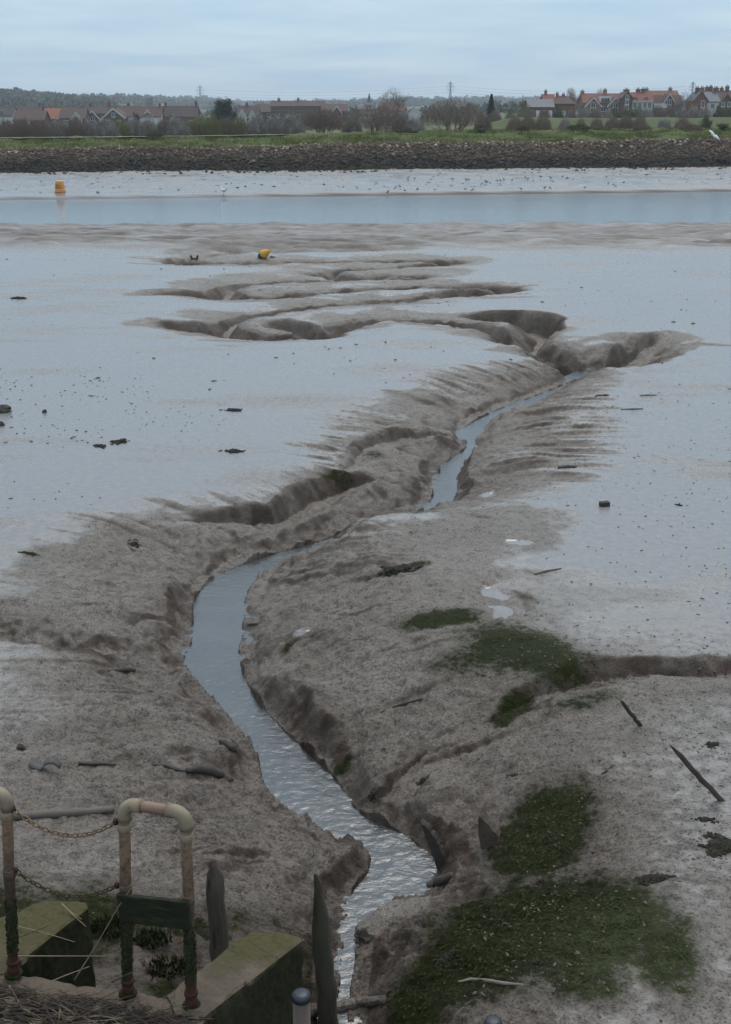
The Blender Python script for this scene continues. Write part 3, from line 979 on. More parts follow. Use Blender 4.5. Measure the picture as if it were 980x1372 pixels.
# ------------------------------------------------------------------ land behind
def land_z(x, y):
    z = 3.0 * sstep(20, 75, x) * sstep(225, 330, y)             # higher ground under the right-hand village
    z = np.maximum(z, 3.7 * np.exp(-((y - 238 - .1 * x) / 8.5) ** 2) * sstep(12, 30, x))     # second flood bank
    z = z + sstep(500, 1300, y) * (3 + 2.0 * np.sin(x / 260.0 + 1))
    z = z + 14 * np.exp(-((x + 372) / 112.0) ** 2) * sstep(650, 1150, y)      # wooded hill at the left
    z = z + 9 * np.exp(-((x + 40) / 420.0) ** 2) * sstep(1500, 2300, y)
    z = z + 8 * np.exp(-((x - 420) / 300.0) ** 2) * sstep(1700, 2400, y)
    return z


fieldm, nt, b = nodes_of('fields')
B = NB(nt); pos = B.n('ShaderNodeNewGeometry').outputs['Position']
vor = B.n('ShaderNodeTexVoronoi'); vor.inputs['Scale'].default_value = .009; B.l(pos, vor.inputs['Vector'])
sepc = B.n('ShaderNodeSeparateColor'); B.l(vor.outputs['Color'], sepc.inputs[0])
c = B.mix(sepc.outputs[0], (.080, .098, .038), (.110, .115, .056))
c = B.mix(B.rng(sepc.outputs[1], .72, .74, 0, .7), c, (.14, .115, .075))
c = B.mix(B.rng(B.noise(pos, .12, 6, .65), .42, .62, 0, .5), c, (.060, .062, .032))
B.l(c, b.inputs['Base Color']); b.inputs['Roughness'].default_value = .95; b.inputs['Specular IOR Level'].default_value = .1
ly = np.concatenate([np.linspace(110, 330, 130), np.geomspace(333, 6000, 130)])
lu = np.linspace(-.62, .62, 260)
LY = np.repeat(ly[:, None], len(lu), 1); LX = LY * lu[None]
LZ = land_z(LX, LY) + .12 * rnoise(LX / 5, LY / 5, 95) * sstep(140, 160, LY)
yb = LX * .17 + FOOT
LZ = np.where(LY < yb + 24, -2.5, np.where(LY < yb + 40, np.minimum(LZ, -.12), LZ))
ix = (np.arange(len(ly) - 1)[:, None] * len(lu) + np.arange(len(lu) - 1)[None, :]).ravel()
link('fields', mesh_np('fields', np.stack([LX.ravel(), LY.ravel(), LZ.ravel()], 1),
                       np.stack([ix, ix + 1, ix + len(lu) + 1, ix + len(lu)], 1), fieldm), kind='structure')
# deep ground sheet to the horizon, under everything
gmat = M('earth', (.10, .085, .07), (.07, .065, .05), .05, .95, 0)
mb = MB(); mb.quad((0, 2950, -2.6), Vector((3900, 0, 0)), Vector((0, 3050, 0)))
mb.build('ground', gmat, kind='structure')


# ------------------------------------------------------------------ vegetation
def leafy(mb, c, rad, n, size, rr, clumps=14, hollow=.55, flatten=1.0):
    cl = []
    for _ in range(clumps):
        v = Vector((rr.gauss(0, 1), rr.gauss(0, 1), rr.gauss(0, 1))).normalized()
        k = rr.uniform(hollow, 1.0)
        cl.append((Vector((v.x * rad[0] * k, v.y * rad[1] * k, v.z * rad[2] * k)), rr.uniform(.22, .42)))
    for _ in range(n):
        o, q = rr.choice(cl)
        p = Vector(c) + o + Vector((rr.gauss(0, 1) * rad[0], rr.gauss(0, 1) * rad[1], rr.gauss(0, 1) * rad[2])) * q * .5
        a = Vector((rr.gauss(0, 1), rr.gauss(0, 1), rr.gauss(0, .7))).normalized()
        b_ = a.cross(Vector((rr.gauss(0, 1), rr.gauss(0, 1), rr.gauss(0, 1)))).normalized()
        s = size * rr.uniform(.5, 1.3)
        mb.quad(p, a * s, b_ * s * .6)


def grow(mb, tw, p, d, L, r, depth, rr, spread=.55, up=.12, kids=(3, 4)):
    q = p + d * L
    mid = p + d * L * .5 + Vector((rr.gauss(0, 1), rr.gauss(0, 1), rr.gauss(0, 1))) * L * .06
    (mb if depth > 1 else tw).tube([p, mid, q], [r, r * .8, r * .6], 4 if depth > 1 else 3, False)
    if depth <= 0: return
    for _ in range(rr.randint(*kids)):
        t = rr.uniform(.45, 1.0)
        nd = (d + Vector((rr.gauss(0, spread), rr.gauss(0, spread), rr.gauss(0, spread * .7) + up))).normalized()
        grow(mb, tw, p + (q - p) * t, nd, L * rr.uniform(.55, .82), r * .58, depth - 1, rr, spread, up, kids)


def twigs(mb, c, rad, n, L, rr, w=.02, up=.8):
    for _ in range(n):
        a = rr.uniform(0, 2 * PI); k = math.sqrt(rr.random()); h = rr.random() ** .7
        x, y = math.cos(a) * k, math.sin(a) * k
        top = math.sqrt(max(0, 1 - k * k * .9))
        p = Vector(c) + Vector((x * rad[0], y * rad[1], h * top * rad[2]))
        d = Vector((x * .7 + rr.gauss(0, .35), y * .7 + rr.gauss(0, .35), up + rr.gauss(0, .3))).normalized() * L * rr.uniform(.5, 1.2)
        sd_ = d.cross(Vector((rr.gauss(0, 1), rr.gauss(0, 1), .2))).normalized() * w * rr.uniform(.6, 1.4)
        mb.add([p - sd_, p + sd_, p + d + sd_ * .3, p + d - sd_ * .3], [(0, 1, 2, 3)])


m_bark = M('bark', (.15, .115, .09), (.09, .07, .055), 3, .9, .4, .02)
m_twig = M('bare_twigs', (.23, .165, .125), (.15, .108, .085), .8, .9, 0, c3=(.18, .16, .09), s3=.6)
m_twigg = M('grey_twigs', (.25, .215, .185), (.16, .135, .115), .8, .9, 0)
m_blos = M('blossom', (.44, .42, .40), (.30, .285, .27), .9, .9, 0)
m_ever = M('dark_evergreen', (.024, .034, .020), (.012, .017, .011), .7, .85, 0, spec=.2)
m_will = M('budding_leaves', (.20, .185, .075), (.13, .125, .055), .7, .9, 0)
m_leaf = M('scrub_leaves', (.105, .110, .050), (.060, .066, .032), .5, .9, 0)
m_wood = M('woodland_crowns', (.085, .090, .060), (.050, .056, .042), .06, .95, 0, c3=(.13, .112, .085), s3=.05)


def shrub(kind, seed):
    """unit-ish shrub 2 m half width, 3 m tall, at origin"""
    rr = random.Random(seed)
    root = empty('shrub', (0, 0, -50))
    st = MB(); fo = MB(); bl = MB()
    for _ in range(7):
        a = rr.uniform(0, 6.28)
        grow(st, fo, Vector((math.cos(a) * .03, math.sin(a) * .03, 0)), Vector((math.cos(a) * .8, math.sin(a) * .6, 1)).normalized(), 1.3, .05, 2, rr, .6)
    st.build('stems', m_bark, root)
    if kind == 'blossom':
        twigs(fo, (0, 0, .1), (2, 1.6, 2.3), 2600, .6, rr, .022)
        leafy(bl, (0, 0, 1.5), (2.0, 1.5, 1.3), 1500, .055, rr, 26, .5)
        fo.build('twig_mass', m_twigg, root); bl.build('blossom', m_blos, root)
    elif kind == 'bare':
        twigs(fo, (0, 0, .1), (2, 1.6, 2.4), 3600, .6, rr, .020)
        fo.build('twig_mass', m_twig, root)
    elif kind == 'green':
        leafy(fo, (0, 0, 1.4), (1.9, 1.5, 1.3), 3200, .085, rr, 26, .3)
        fo.build('foliage', m_leaf, root)
    else:
        twigs(fo, (0, 0, .1), (2, 1.6, 2.4), 2200, .6, rr, .02)
        leafy(fo, (0, 0, 1.5), (1.9, 1.5, 1.2), 1500, .06, rr, 20, .3)
        fo.build('foliage', m_will, root)
    return root


KIND_WORDS = {'blossom': 'white-blossomed thorn shrub', 'bare': 'leafless brown twiggy shrub',
              'green': 'dark green leafy shrub', 'bud': 'yellow-green budding shrub'}
ORD = ['first', 'second', 'third', 'fourth', 'fifth', 'sixth', 'seventh', 'eighth', 'ninth', 'tenth', 'eleventh', 'twelfth',
       'thirteenth', 'fourteenth', 'fifteenth', 'sixteenth', 'seventeenth', 'eighteenth', 'nineteenth', 'twentieth']
proto = {}
used_proto = {}


def hedge(rows, where, group):
    """rows: px centre, px top, px half width, distance, base z, kind"""
    rows = sorted(rows, key=lambda r: r[0])
    cnt = {}
    for (px, pt, hw, Y, zb, kind) in rows:
        p = at_y(px, pt, Y); k = ppm(p)
        w = hw / k; h = max(.8, p.z - zb)
        cnt[kind] = cnt.get(kind, 0) + 1
        key = (kind, cnt[kind] % 3)
        lab = f'{ORD[cnt[kind] - 1]} {KIND_WORDS[kind]} from left {where}'
        sc = (w / 1.95, max(.8, w / 2.2), h / 2.35)
        if key not in proto:
            r = proto[key] = shrub(kind, hash((kind, key[1] * 7)) % 1000 if False else 31 * (key[1] + 1) + len(kind))
            r.location = (p.x, Y, zb); r.scale = sc
            tag(r, lab, 'shrub', group)
        else:
            dup(proto[key], (p.x, Y, zb), (cnt[kind] * 2.1) % 6.28, sc, lab, group)


H1 = []
rr = random.Random(5)
for px, pt, hw, kind in [(8, 166, 12, 'bare'), (30, 165, 15, 'bare'), (52, 166, 13, 'bare'), (78, 165, 15, 'blossom'), (101, 163, 13, 'bare'), (122, 166, 13, 'blossom'),
                         (143, 164, 13, 'blossom'), (160, 166, 12, 'bud'), (178, 164, 13, 'blossom'), (198, 164, 13, 'blossom'),
                         (220, 165, 12, 'bare'), (238, 163, 13, 'blossom'), (262, 164, 13, 'bud'), (284, 160, 11, 'bud'),
                         (303, 163, 12, 'bare'), (322, 162, 13, 'bud'), (344, 160, 15, 'blossom'), (368, 162, 14, 'blossom'),
                         (392, 160, 14, 'blossom'), (472, 164, 14, 'blossom'), (540, 158, 14, 'blossom'), (556, 162, 12, 'blossom'),
                         (648, 158, 10, 'bare')]:
    H1.append((px, pt - 1, hw * 1.2, 172 + px * .03 + rr.uniform(-3, 3), .0, kind))
hedge(H1, 'in hedge behind grassy bank', 'hedge shrubs just behind the flood bank')
H2 = []
for px, pt, hw, kind in [(664, 152, 10, 'bare'), (684, 153, 10, 'bud'), (700, 151, 8, 'bud'), (712, 152, 9, 'bare'), (730, 151, 9, 'bare'), (748, 150, 9, 'green'), (766, 151, 9, 'bare'),
                         (781, 150, 9, 'blossom'), (797, 150, 10, 'bare'), (814, 151, 8, 'blossom'), (826, 147, 9, 'green'),
                         (842, 146, 10, 'green'), (856, 147, 8, 'bud'), (868, 148, 9, 'blossom'), (882, 146, 10, 'bare'), (898, 146, 9, 'bare'),
                         (914, 148, 9, 'blossom'), (930, 148, 10, 'blossom'), (946, 148, 9, 'blossom'), (962, 148, 9, 'green'), (976, 147, 8, 'green')]:
    x = at_y(px, pt, 262).x
    H2.append((px, pt, hw * 1.1, 262 + rr.uniform(-3, 3), float(land_z(x, 262)) - .2, kind))
hedge(H2, 'in hedge below right-hand houses', 'hedge shrubs below the right-hand houses')
H3 = []
for px, pt, hw, kind in [(690, 160, 12, 'bare'), (708, 158, 12, 'bare'), (728, 159, 13, 'bare'), (822, 160, 11, 'bare'), (840, 158, 12, 'bare'), (858, 159, 11, 'bare'), (758, 162, 10, 'blossom'), (778, 163, 9, 'bud'), (800, 162, 10, 'bare'), (890, 162, 11, 'blossom'), (915, 161, 11, 'bare'), (945, 161, 10, 'green')]:
    H3.append((px, pt + 1, hw * .95, 186, 0.0, kind))
hedge(H3, 'on field between the banks', 'shrubs on the field between the banks')
# low dark tussocks on the crest itself
H4 = []
for px, pt, hw, kind in [(645, 172, 6, 'green'), (776, 167, 5, 'green'), (862, 168, 7, 'bare'), (700, 171, 4, 'green'), (925, 167, 8, 'bare'), (545, 173, 5, 'green'), (206, 180, 5, 'green'), (970, 165, 8, 'green')]:
    x = at_y(px, pt, 134).x
    H4.append((px, pt, hw, skewy(x, FOOT) + 13.5, crest_z(x) - .35, kind))
hedge(H4, 'on the grassy bank crest', 'low shrubs on the crest of the flood bank')


def bare_tree(px, pt, hw, Y, zb, seed, label, stems=5, lev=4, dome=True, mat=None):
    p = at_y(px, pt, Y); k = ppm(p)
    h = p.z - zb; w = hw / k
    root = empty('bare_tree', (p.x, Y, zb), label, 'tree', 'big leafless trees by the flood bank' if dome else None)
    rr = random.Random(seed)
    tr = MB(); tw = MB()
    for i in range(stems):
        a = 2 * PI * i / stems + rr.uniform(-.4, .4)
        ln = rr.uniform(.25, .75) * (w / h if dome else .4)
        d_ = Vector((math.cos(a) * ln, math.sin(a) * ln * .8, 1)).normalized()
        grow(tr, tw, Vector((math.cos(a) * .2, math.sin(a) * .2, 0)), d_, h * .36, h * .017, lev, rr, .42, .10)
    twigs(tw, (0, 0, h * .40), (w * 1.0, w * .75, h * .60), 5000 if dome else 1000, h * .10, rr, .020, .8)
    tr.build('limbs', m_bark, root); tw.build('twig_crown', mat or m_twig, root)


bare_tree(432, 146, 27, 186, 0, 1, 'smaller leafless brown tree left of the two broad ones')
bare_tree(503, 141, 40, 188, 0, 2, 'broad leafless brown tree between the smaller one and the tallest')
bare_tree(607, 134, 44, 190, 0, 3, 'tallest broad leafless tree with pale forked limbs below the pylon')
bare_tree(527, 118, 15, 330, 0, 4, 'tall open leafless tree standing against the distant ridge', 2, 5, False)
bare_tree(764, 118, 4, 400, 2.5, 5, 'thin leafless poplar behind the hipped brick house', 1, 3, False)
bare_tree(768, 119, 4, 405, 2.5, 8, 'second thin leafless poplar beside its twin behind the brick house', 1, 3, False)
bare_tree(805, 119, 5, 420, 2.5, 6, 'leafless tree top behind the twin-gabled house', 1, 4, False)
bare_tree(918, 124, 12, 330, 2.4, 7, 'bushy leafless tree between the red-roofed and slate-roofed houses', 4, 4, False)
bare_tree(780, 125, 9, 420, 2.4, 9, 'leafless tree at the left edge of the twin-gabled house', 3, 4, False)


def leaf_tree(name, px, pt, hw, Y, zb, seed, mat, label, lobes, n=1500, sz=.22):
    p = at_y(px, pt, Y); k = ppm(p)
    h = p.z - zb; w = hw / k
    root = empty(name, (p.x, Y, zb), label, 'tree')
    rr = random.Random(seed)
    tr = MB(); cr_ = MB()
    tr.tube([(0, 0, 0), (.1, 0, h * .3), (0, .1, h * .75)], [h * .03, h * .022, h * .01], 7)
    for lx, lz, rx, rz, q in lobes:
        e_ = Vector((lx * w, 0, lz * h))
        tr.tube([(0, 0, h * .25), e_ * .6 + Vector((0, 0, h * .1)), e_], [h * .012, h * .008, h * .004], 5)
        leafy(cr_, e_, (rx * w, rx * w * .8, rz * h), int(n * q * 1.6), sz * .72, rr, 22, .35)
    tr.build('trunk', m_bark, root); cr_.build('crown', mat, root)


leaf_tree('evergreen_tree', 299, 131, 17, 330, 0, 1, m_ever, 'dark bushy evergreen standing taller than the left-hand roofs',
          [(-.35, .5, .62, .35, .9), (.2, .66, .62, .33, 1), (.55, .38, .5, .3, .8), (-.55, .28, .5, .3, .6), (0, .25, .8, .3, .8)])
leaf_tree('evergreen_tree', 182, 150, 8, 300, 0, 2, m_ever, 'small round dark evergreen in front of the long-roofed house',
          [(0, .6, .8, .35, .6), (-.2, .35, .7, .35, .6)], 700, .18)
leaf_tree('willow_tree', 704, 130, 10, 340, 1, 3, m_will, 'yellow-green willow left of the long brick house',
          [(-.1, .6, .7, .35, .8), (.35, .4, .6, .4, .7), (-.4, .3, .6, .35, .6)], 900, .16)
leaf_tree('willow_tree', 232, 150, 10, 320, 0, 4, m_will, 'pale budding tree before the brick gable on the left',
          [(-.1, .6, .8, .35, .6), (.3, .35, .7, .35, .6)], 700, .16)
leaf_tree('willow_tree', 270, 148, 11, 320, 0, 5, m_will, 'pale budding tree left of the dark evergreen',
          [(0, .55, .8, .4, .7), (.3, .3, .7, .35, .6)], 700, .16)
leaf_tree('willow_tree', 396, 148, 12, 300, 0, 6, m_will, 'olive budding tree in front of the brick flats',
          [(0, .55, .8, .4, .7), (-.3, .3, .7, .35, .6)], 700, .16)
leaf_tree('willow_tree', 76, 136, 10, 620, 0, 7, m_will, 'yellowish tree rising above the left-hand roofs below the hill',
          [(0, .6, .9, .35, .7), (.3, .4, .8, .4, .6)], 700, .3)
# conifer
p = at_y(659, 126, 300)
root = empty('conifer_tree', (p.x, 300, .6), 'dark pointed conifer standing alone right of the bare trees', 'tree')
rr = random.Random(2); tr = MB(); cr_ = MB(); hh = p.z - .6
tr.tube([(0, 0, 0), (0, 0, hh * .95)], [.18, .03], 7); tr.build('trunk', m_bark, root)
for i in range(3200):
    t = rr.random() ** .8; a = rr.uniform(0, 6.28); r_ = (1 - t) * 2.3 * (.55 + .45 * abs(math.sin(t * 26 + a))) + .1
    q = rr.uniform(.35, 1)
    v = Vector((math.cos(a) * r_ * q, math.sin(a) * r_ * q, hh * (.1 + .9 * t) - q * r_ * .25))
    cr_.quad(v, Vector((math.cos(a), math.sin(a), -.3)) * .22, Vector((-math.sin(a), math.cos(a), .1)) * .10)
cr_.build('crown', m_ever, root)

# ------------------------------------------------------------------ distant woods: read as one mass
r_ = np.random.default_rng(9)
def crowns(pts, size, seed, nq=64):
    r = np.random.default_rng(seed); n = len(pts)
    c = r.normal(size=(n, nq, 3)); c /= np.linalg.norm(c, axis=2, keepdims=True)
    sc = size * r.uniform(.6, 1.35, n)[:, None, None]
    c = c * sc * r.uniform(.45, 1, (n, nq, 1)) * np.array([1, 1, .9])
    c[..., 2] = np.abs(c[..., 2]) * 1.2
    C = pts[:, None, :] + c
    a = r.normal(size=(n, nq, 3)); a /= np.linalg.norm(a, axis=2, keepdims=True)
    b_ = np.cross(a, r.normal(size=(n, nq, 3))); b_ /= np.linalg.norm(b_, axis=2, keepdims=True)
    q = sc * .17 * r.uniform(.6, 1.3, (n, nq, 1))
    V = np.stack([C - a * q - b_ * q * .7, C + a * q - b_ * q * .7, C + a * q + b_ * q * .7, C - a * q + b_ * q * .7], 2).reshape(-1, 3)
    return V, np.arange(len(V)).reshape(-1, 4)


def wood(n, ux, yr, dens, size, seed):
    r = np.random.default_rng(seed)
    u = r.uniform(*ux, n); y = yr[0] + (yr[1] - yr[0]) * r.random(n)
    x = u * y
    keep = vnoise(x / dens[0], y / dens[0], seed) > dens[1]
    x, y = x[keep], y[keep]
    return crowns(np.stack([x, y, land_z(x, y) + size * .2], 1), size, seed)


parts = [wood(1500, (-.40, -.20), (900, 1350), (90, .36), 6.0, 101), wood(1900, (-.42, .42), (1500, 2500), (160, .40), 7.0, 102),
         wood(900, (-.42, .42), (560, 900), (60, .60), 4.0, 103), wood(1500, (-.30, .42), (2300, 3200), (260, .38), 8.5, 104)]
Vs, Fs, o_ = [], [], 0
for V_, F_ in parts:
    Vs.append(V_); Fs.append(F_ + o_); o_ += len(V_)
link('woodland', mesh_np('woodland', np.concatenate(Vs), np.concatenate(Fs), m_wood, False), kind='stuff')

# skyline trees that can be told apart on the left hill
def hill_tree(px, pt, hw, label, seed, Y=1180):
    x = at_y(px, pt, Y).x; zb = float(land_z(np.float64(x), np.float64(Y)))
    leaf_tree('hill_tree', px, pt, hw, Y, zb, seed, m_wood, label, [(-.2, .55, .7, .3, .4), (.3, .6, .6, .3, .4), (0, .35, .9, .3, .4)], 1500, .5)


for i, (px, pt, hw, lab) in enumerate([(21, 115, 6, 'tallest round tree on top of the wooded hill at far left'), (43, 117, 6, 'round tree right of the tallest one on the wooded hill'),
                                       (8, 119, 6, 'low tree at the left end of the wooded hill skyline'), (60, 121, 6, 'round tree on the falling right shoulder of the wooded hill'),
                                       (128, 125, 8, 'lone dark round tree on the skyline right of the wooded hill'), (90, 125, 5, 'small tree on the skyline between the hill and the lone round tree'),
                                       (200, 127, 6, 'small tree on the ridge left of the left pylon')]):
    hill_tree(px, pt, hw, lab, 60 + i)


# ------------------------------------------------------------------ houses
m_brick = M('red_brick', (.20, .085, .055), (.13, .058, .042), 6, .9, .2, .01, c3=(.10, .05, .04), s3=.8)
m_brickd = M('brown_brick', (.125, .072, .052), (.085, .050, .038), 6, .9, .2, .01)
m_brickt = M('tan_brick', (.24, .17, .115), (.17, .12, .085), 6, .9, .2, .01)
m_white = M('white_render', (.52, .51, .49), (.42, .41, .40), 2, .85, .1, .01)
m_trim = M('white_trim', (.56, .55, .54), (.48, .47, .46), 3, .6, 0)
m_tileb = M('brown_tiles', (.105, .062, .048), (.068, .043, .036), 3, .85, .4, .03, stretch=(1, 1, 4))
m_tiled = M('purple_brown_tiles', (.078, .052, .046), (.050, .036, .034), 3, .85, .4, .03, stretch=(1, 1, 4))
m_tiler = M('red_tiles', (.19, .072, .048), (.13, .052, .038), 3, .85, .4, .03, stretch=(1, 1, 4))
m_tileo = M('orange_tiles', (.28, .105, .058), (.20, .078, .046), 3, .85, .4, .03, stretch=(1, 1, 4))
m_slate = M('slate', (.075, .082, .098), (.050, .056, .068), 3, .6, .4, .03, stretch=(1, 1, 4))
m_glass = M('window_glass', (.03, .035, .042), (.02, .024, .03), 1, .12, 0, spec=.6)
m_tip = M('chimney_pot', (.26, .13, .08), (.18, .09, .06), 4, .9, 0)


class House:
    """walls, roofs, windows gathered as one mesh per part; local x right, y away from the river, z up"""

    def __init__(s, px, Y, zg, label, cat='house', name='house', rz=0.0):
        s.x = at_y(px, 150, Y).x; s.Y = Y; s.zg = zg; s.px = px
        s.root = empty(name, (s.x, Y, zg), label, cat, 'village houses beyond the flood bank', rz)
        s.k = FPX / Y
        s.roofs = []; s.n = 0

    def X(s, px): return (px - s.px) / s.k
    def Zp(s, py): return at_y(s.px, py, s.Y).z - s.zg

    def block(s, x0, x1, d0, d1, eave, ridge, axis, wall, roof, verge=False, hip=False, over=.3):
        """gabled block; axis 'x': ridge runs across the view, 'y': gable faces the view"""
        w = MB(); r = MB(); xm = (x0 + x1) / 2; ym = (d0 + d1) / 2
        w.add([(x0, d0, 0), (x1, d0, 0), (x1, d1, 0), (x0, d1, 0), (x0, d0, eave), (x1, d0, eave), (x1, d1, eave), (x0, d1, eave)],
              [(0, 1, 5, 4), (1, 2, 6, 5), (2, 3, 7, 6), (3, 0, 4, 7)])
        t = .16
        if axis == 'x':
            if not hip:
                w.add([(x0, d0, eave), (x0, d1, eave), (x0, ym, ridge)], [(0, 2, 1)])
                w.add([(x1, d0, eave), (x1, d1, eave), (x1, ym, ridge)], [(0, 1, 2)])
            sl = (ridge - eave) / (ym - d0)
            hx = (x1 - x0) * .28 if hip else -over
            for dy in (-1, 1):
                ye = (d0 if dy < 0 else d1) + dy * over; ze = eave - sl * over
                r.add([(x0 - over, ye, ze + t), (x1 + over, ye, ze + t), (x1 - hx, ym, ridge + t), (x0 + hx, ym, ridge + t),
                       (x0 - over, ye, ze), (x1 + over, ye, ze), (x1 - hx, ym, ridge), (x0 + hx, ym, ridge)],
                      [(0, 1, 2, 3), (7, 6, 5, 4), (0, 4, 5, 1), (1, 5, 6, 2), (3, 7, 4, 0)])
            if hip:
                for sx, xe, xr in ((-1, x0 - over, x0 + hx), (1, x1 + over, x1 - hx)):
                    ze = eave - sl * over
                    r.add([(xe, d0 - over, ze + t), (xe, d1 + over, ze + t), (xr, ym, ridge + t)], [(0, 1, 2)])
        else:
            w.add([(x0, d0, eave), (x1, d0, eave), (xm, d0, ridge)], [(0, 1, 2)])
            w.add([(x0, d1, eave), (x1, d1, eave), (xm, d1, ridge)], [(0, 2, 1)])
            sl = (ridge - eave) / (xm - x0)
            for dx in (-1, 1):
                xe = (x0 if dx < 0 else x1) + dx * over; ze = eave - sl * over
                r.add([(xe, d0 - over, ze + t), (xm, d0 - over, ridge + t), (xm, d1 + over, ridge + t), (xe, d1 + over, ze + t),
                       (xe, d0 - over, ze), (xm, d0 - over, ridge), (xm, d1 + over, ridge), (xe, d1 + over, ze)],
                      [(0, 1, 2, 3), (7, 6, 5, 4), (0, 4, 5, 1), (0, 3, 7, 4), (2, 3, 7, 6)])
            if verge:
                v = MB()
                for dx in (-1, 1):
                    xe = (x0 if dx < 0 else x1) + dx * over; ze = eave - sl * over
                    y_ = d0 - over - .03; hb = .34
                    v.add([(xe, y_, ze + t + .03), (xm, y_, ridge + t + .03), (xm, y_, ridge + t - hb), (xe, y_, ze + t - hb),
                           (xe, y_ - .06, ze + t + .03), (xm, y_ - .06, ridge + t + .03), (xm, y_ - .06, ridge + t - hb), (xe, y_ - .06, ze + t - hb)],
                          [(4, 5, 6, 7), (0, 1, 5, 4), (3, 7, 6, 2), (0, 4, 7, 3)])
                v.build('bargeboard', m_trim, s.root)
        w.build('wall', wall, s.root)
        ro = r.build('roof', roof, s.root)
        s.roofs.append(ro)
        return ro

    def chimney(s, x, y, z0, z1, mat=None, w=.75, roof=None, pots=2):
        z1 += (z1 + s.zg - CAMZ) * y / s.Y; z0 = z1 - 2.3
        m_ = MB(); m_.box((x, y, (z0 + z1) / 2), (w, .6, z1 - z0)); m_.box((x, y, z1 + .06), (w + .16, .76, .16))
        for q in range(pots):
            m_.lathe([(.13, z1 + .13), (.10, z1 + .55), (.12, z1 + .6)], 7, Matrix.Translation((x + (q - (pots - 1) / 2) * .36, y, 0)))
        c_ = m_.build('chimney', mat or m_brick, roof or s.roofs[-1])
        return c_

    def win(s, x, z, w, h, y, frame=None):
        """window in a wall facing the river at depth y"""
        f = MB(); t = .11
        for (cx, cz, sw, sh) in ((x, z + h / 2 - t / 2, w, t), (x, z - h / 2 + t / 2, w, t), (x - w / 2 + t / 2, z, t, h - 2 * t),
                                 (x + w / 2 - t / 2, z, t, h - 2 * t), (x, z, t * .8, h - 2 * t)):
            f.box((cx, y - .06, cz), (sw, .16, sh))
        f.box((x, y - .10, z - h / 2 - .05), (w + .2, .26, .09))
        fo = f.build('window', frame or m_trim, s.root)
        g_ = MB(); g_.quad((x, y - .045, z), Vector((w / 2 - t * .9, 0, 0)), Vector((0, 0, h / 2 - t * .9)))
        g_.build('pane', m_glass, fo)

    def door(s, x, y, mat):
        m_ = MB(); m_.box((x, y - .05, 1.05), (1.0, .12, 2.1)); m_.build('door', mat, s.root)


def simple(px0, px1, Y, zg, py_e, py_r, axis, wall, roof, label, depth=8, wins=0, verge=False, chim=(), hip=False, whitelow=False, wz=1.0, rz=0.0):
    h = House((px0 + px1) / 2, Y, zg, label, rz=rz)
    x0, x1 = h.X(px0), h.X(px1)
    e_, r_ = h.Zp(py_e), h.Zp(py_r)
    h.block(x0, x1, 0, depth, e_, r_, axis, wall, roof, verge, hip)
    for i in range(wins):
        x = x0 + (x1 - x0) * (i + .5) / wins
        if e_ > 4.2: h.win(x, e_ - 1.1, 1.1, 1.2, 0)
        h.win(x, max(1.2, min(e_ - 1.0, 1.5)), 1.2, 1.2, 0) if e_ > 4.2 or i % 2 == 0 else h.door(x, 0, m_trim)
    for px, py in chim:
        h.chimney(h.X(px), depth / 2 if axis == 'x' else depth * .4, r_ - 1.0, h.Zp(py))
    return h


# left village ------------------------------------------------
h = simple(-14, 15, 400, 0, 155, 144, 'x', m_white, m_tiled, 'white-walled house under dark roof cut by the left edge', wins=3)
h.win(h.X(2), h.Zp(151), 1.4, 1.6, -.3 + 1.2)
simple(16, 52, 440, 0, 153, 142.5, 'x', m_brickd, m_tiled, 'long purple-brown roof behind the other left-hand roofs', wins=2, chim=((49, 140),))
simple(18, 57, 385, 0, 161, 149, 'x', m_brickd, m_tileb, 'low brown-roofed house second from the left edge', wins=3)
simple(58, 87, 395, 0, 159, 145.5, 'x', m_brickd, m_tileo, 'house with the bright orange-red roof among the left roofs', wins=3)
h = simple(80, 112, 390, 0, 158, 146, 'x', m_brickd, m_tileb, 'brown-roofed house with a white gable right of the orange roof', wins=2)
h.block(h.X(96), h.X(109), -1.2, 4, h.Zp(159), h.Zp(151), 'y', m_white, m_tileb, True); h.win(h.X(102.5), h.Zp(159), 1.2, 1.3, -1.2)
h = simple(112, 150, 405, 0, 152, 143, 'x', m_brickd, m_tiled, 'brown house with two white-edged brick gables, left of centre roofs', wins=2, chim=((119, 140), (143, 139)))
h.block(h.X(116), h.X(135), -2.0, 4, h.Zp(160), h.Zp(149), 'y', m_brickd, m_tileb, True); h.win(h.X(125.5), h.Zp(159), 1.3, 1.3, -2.0)
h = simple(138, 166, 392, 0, 158, 146, 'y', m_brickd, m_tileb, 'brick house with the big white-edged gable facing the river', verge=True, depth=10, wins=2)
h.win(h.X(152), h.Zp(154), 1.1, 1.3, 0)
simple(156, 186, 425, 0, 153, 142, 'x', m_brickd, m_tileb, 'plain brown roof behind the big white-edged gable', wins=2, chim=((170, 139.5),))
h = simple(172, 214, 395, 0, 156, 143, 'x', m_white, m_tileb, 'long brown-roofed house with white walls and a dormer', wins=4, chim=((211, 140),))
h.block(h.X(194), h.X(200), 1.0, 4.5, h.Zp(151), h.Zp(147), 'y', m_trim, m_tileb, True); h.win(h.X(197), h.Zp(153), .9, 1.1, 1.0)
h = simple(216, 262, 400, 0, 156, 142.5, 'x', m_brick, m_tiled, 'red-brown house with a brick gable left of the dark evergreen', wins=3, chim=((221, 139), (260, 137)))
h.block(h.X(215), h.X(223), -1.0, 5, h.Zp(158), h.Zp(146), 'y', m_brick, m_tileb, False)
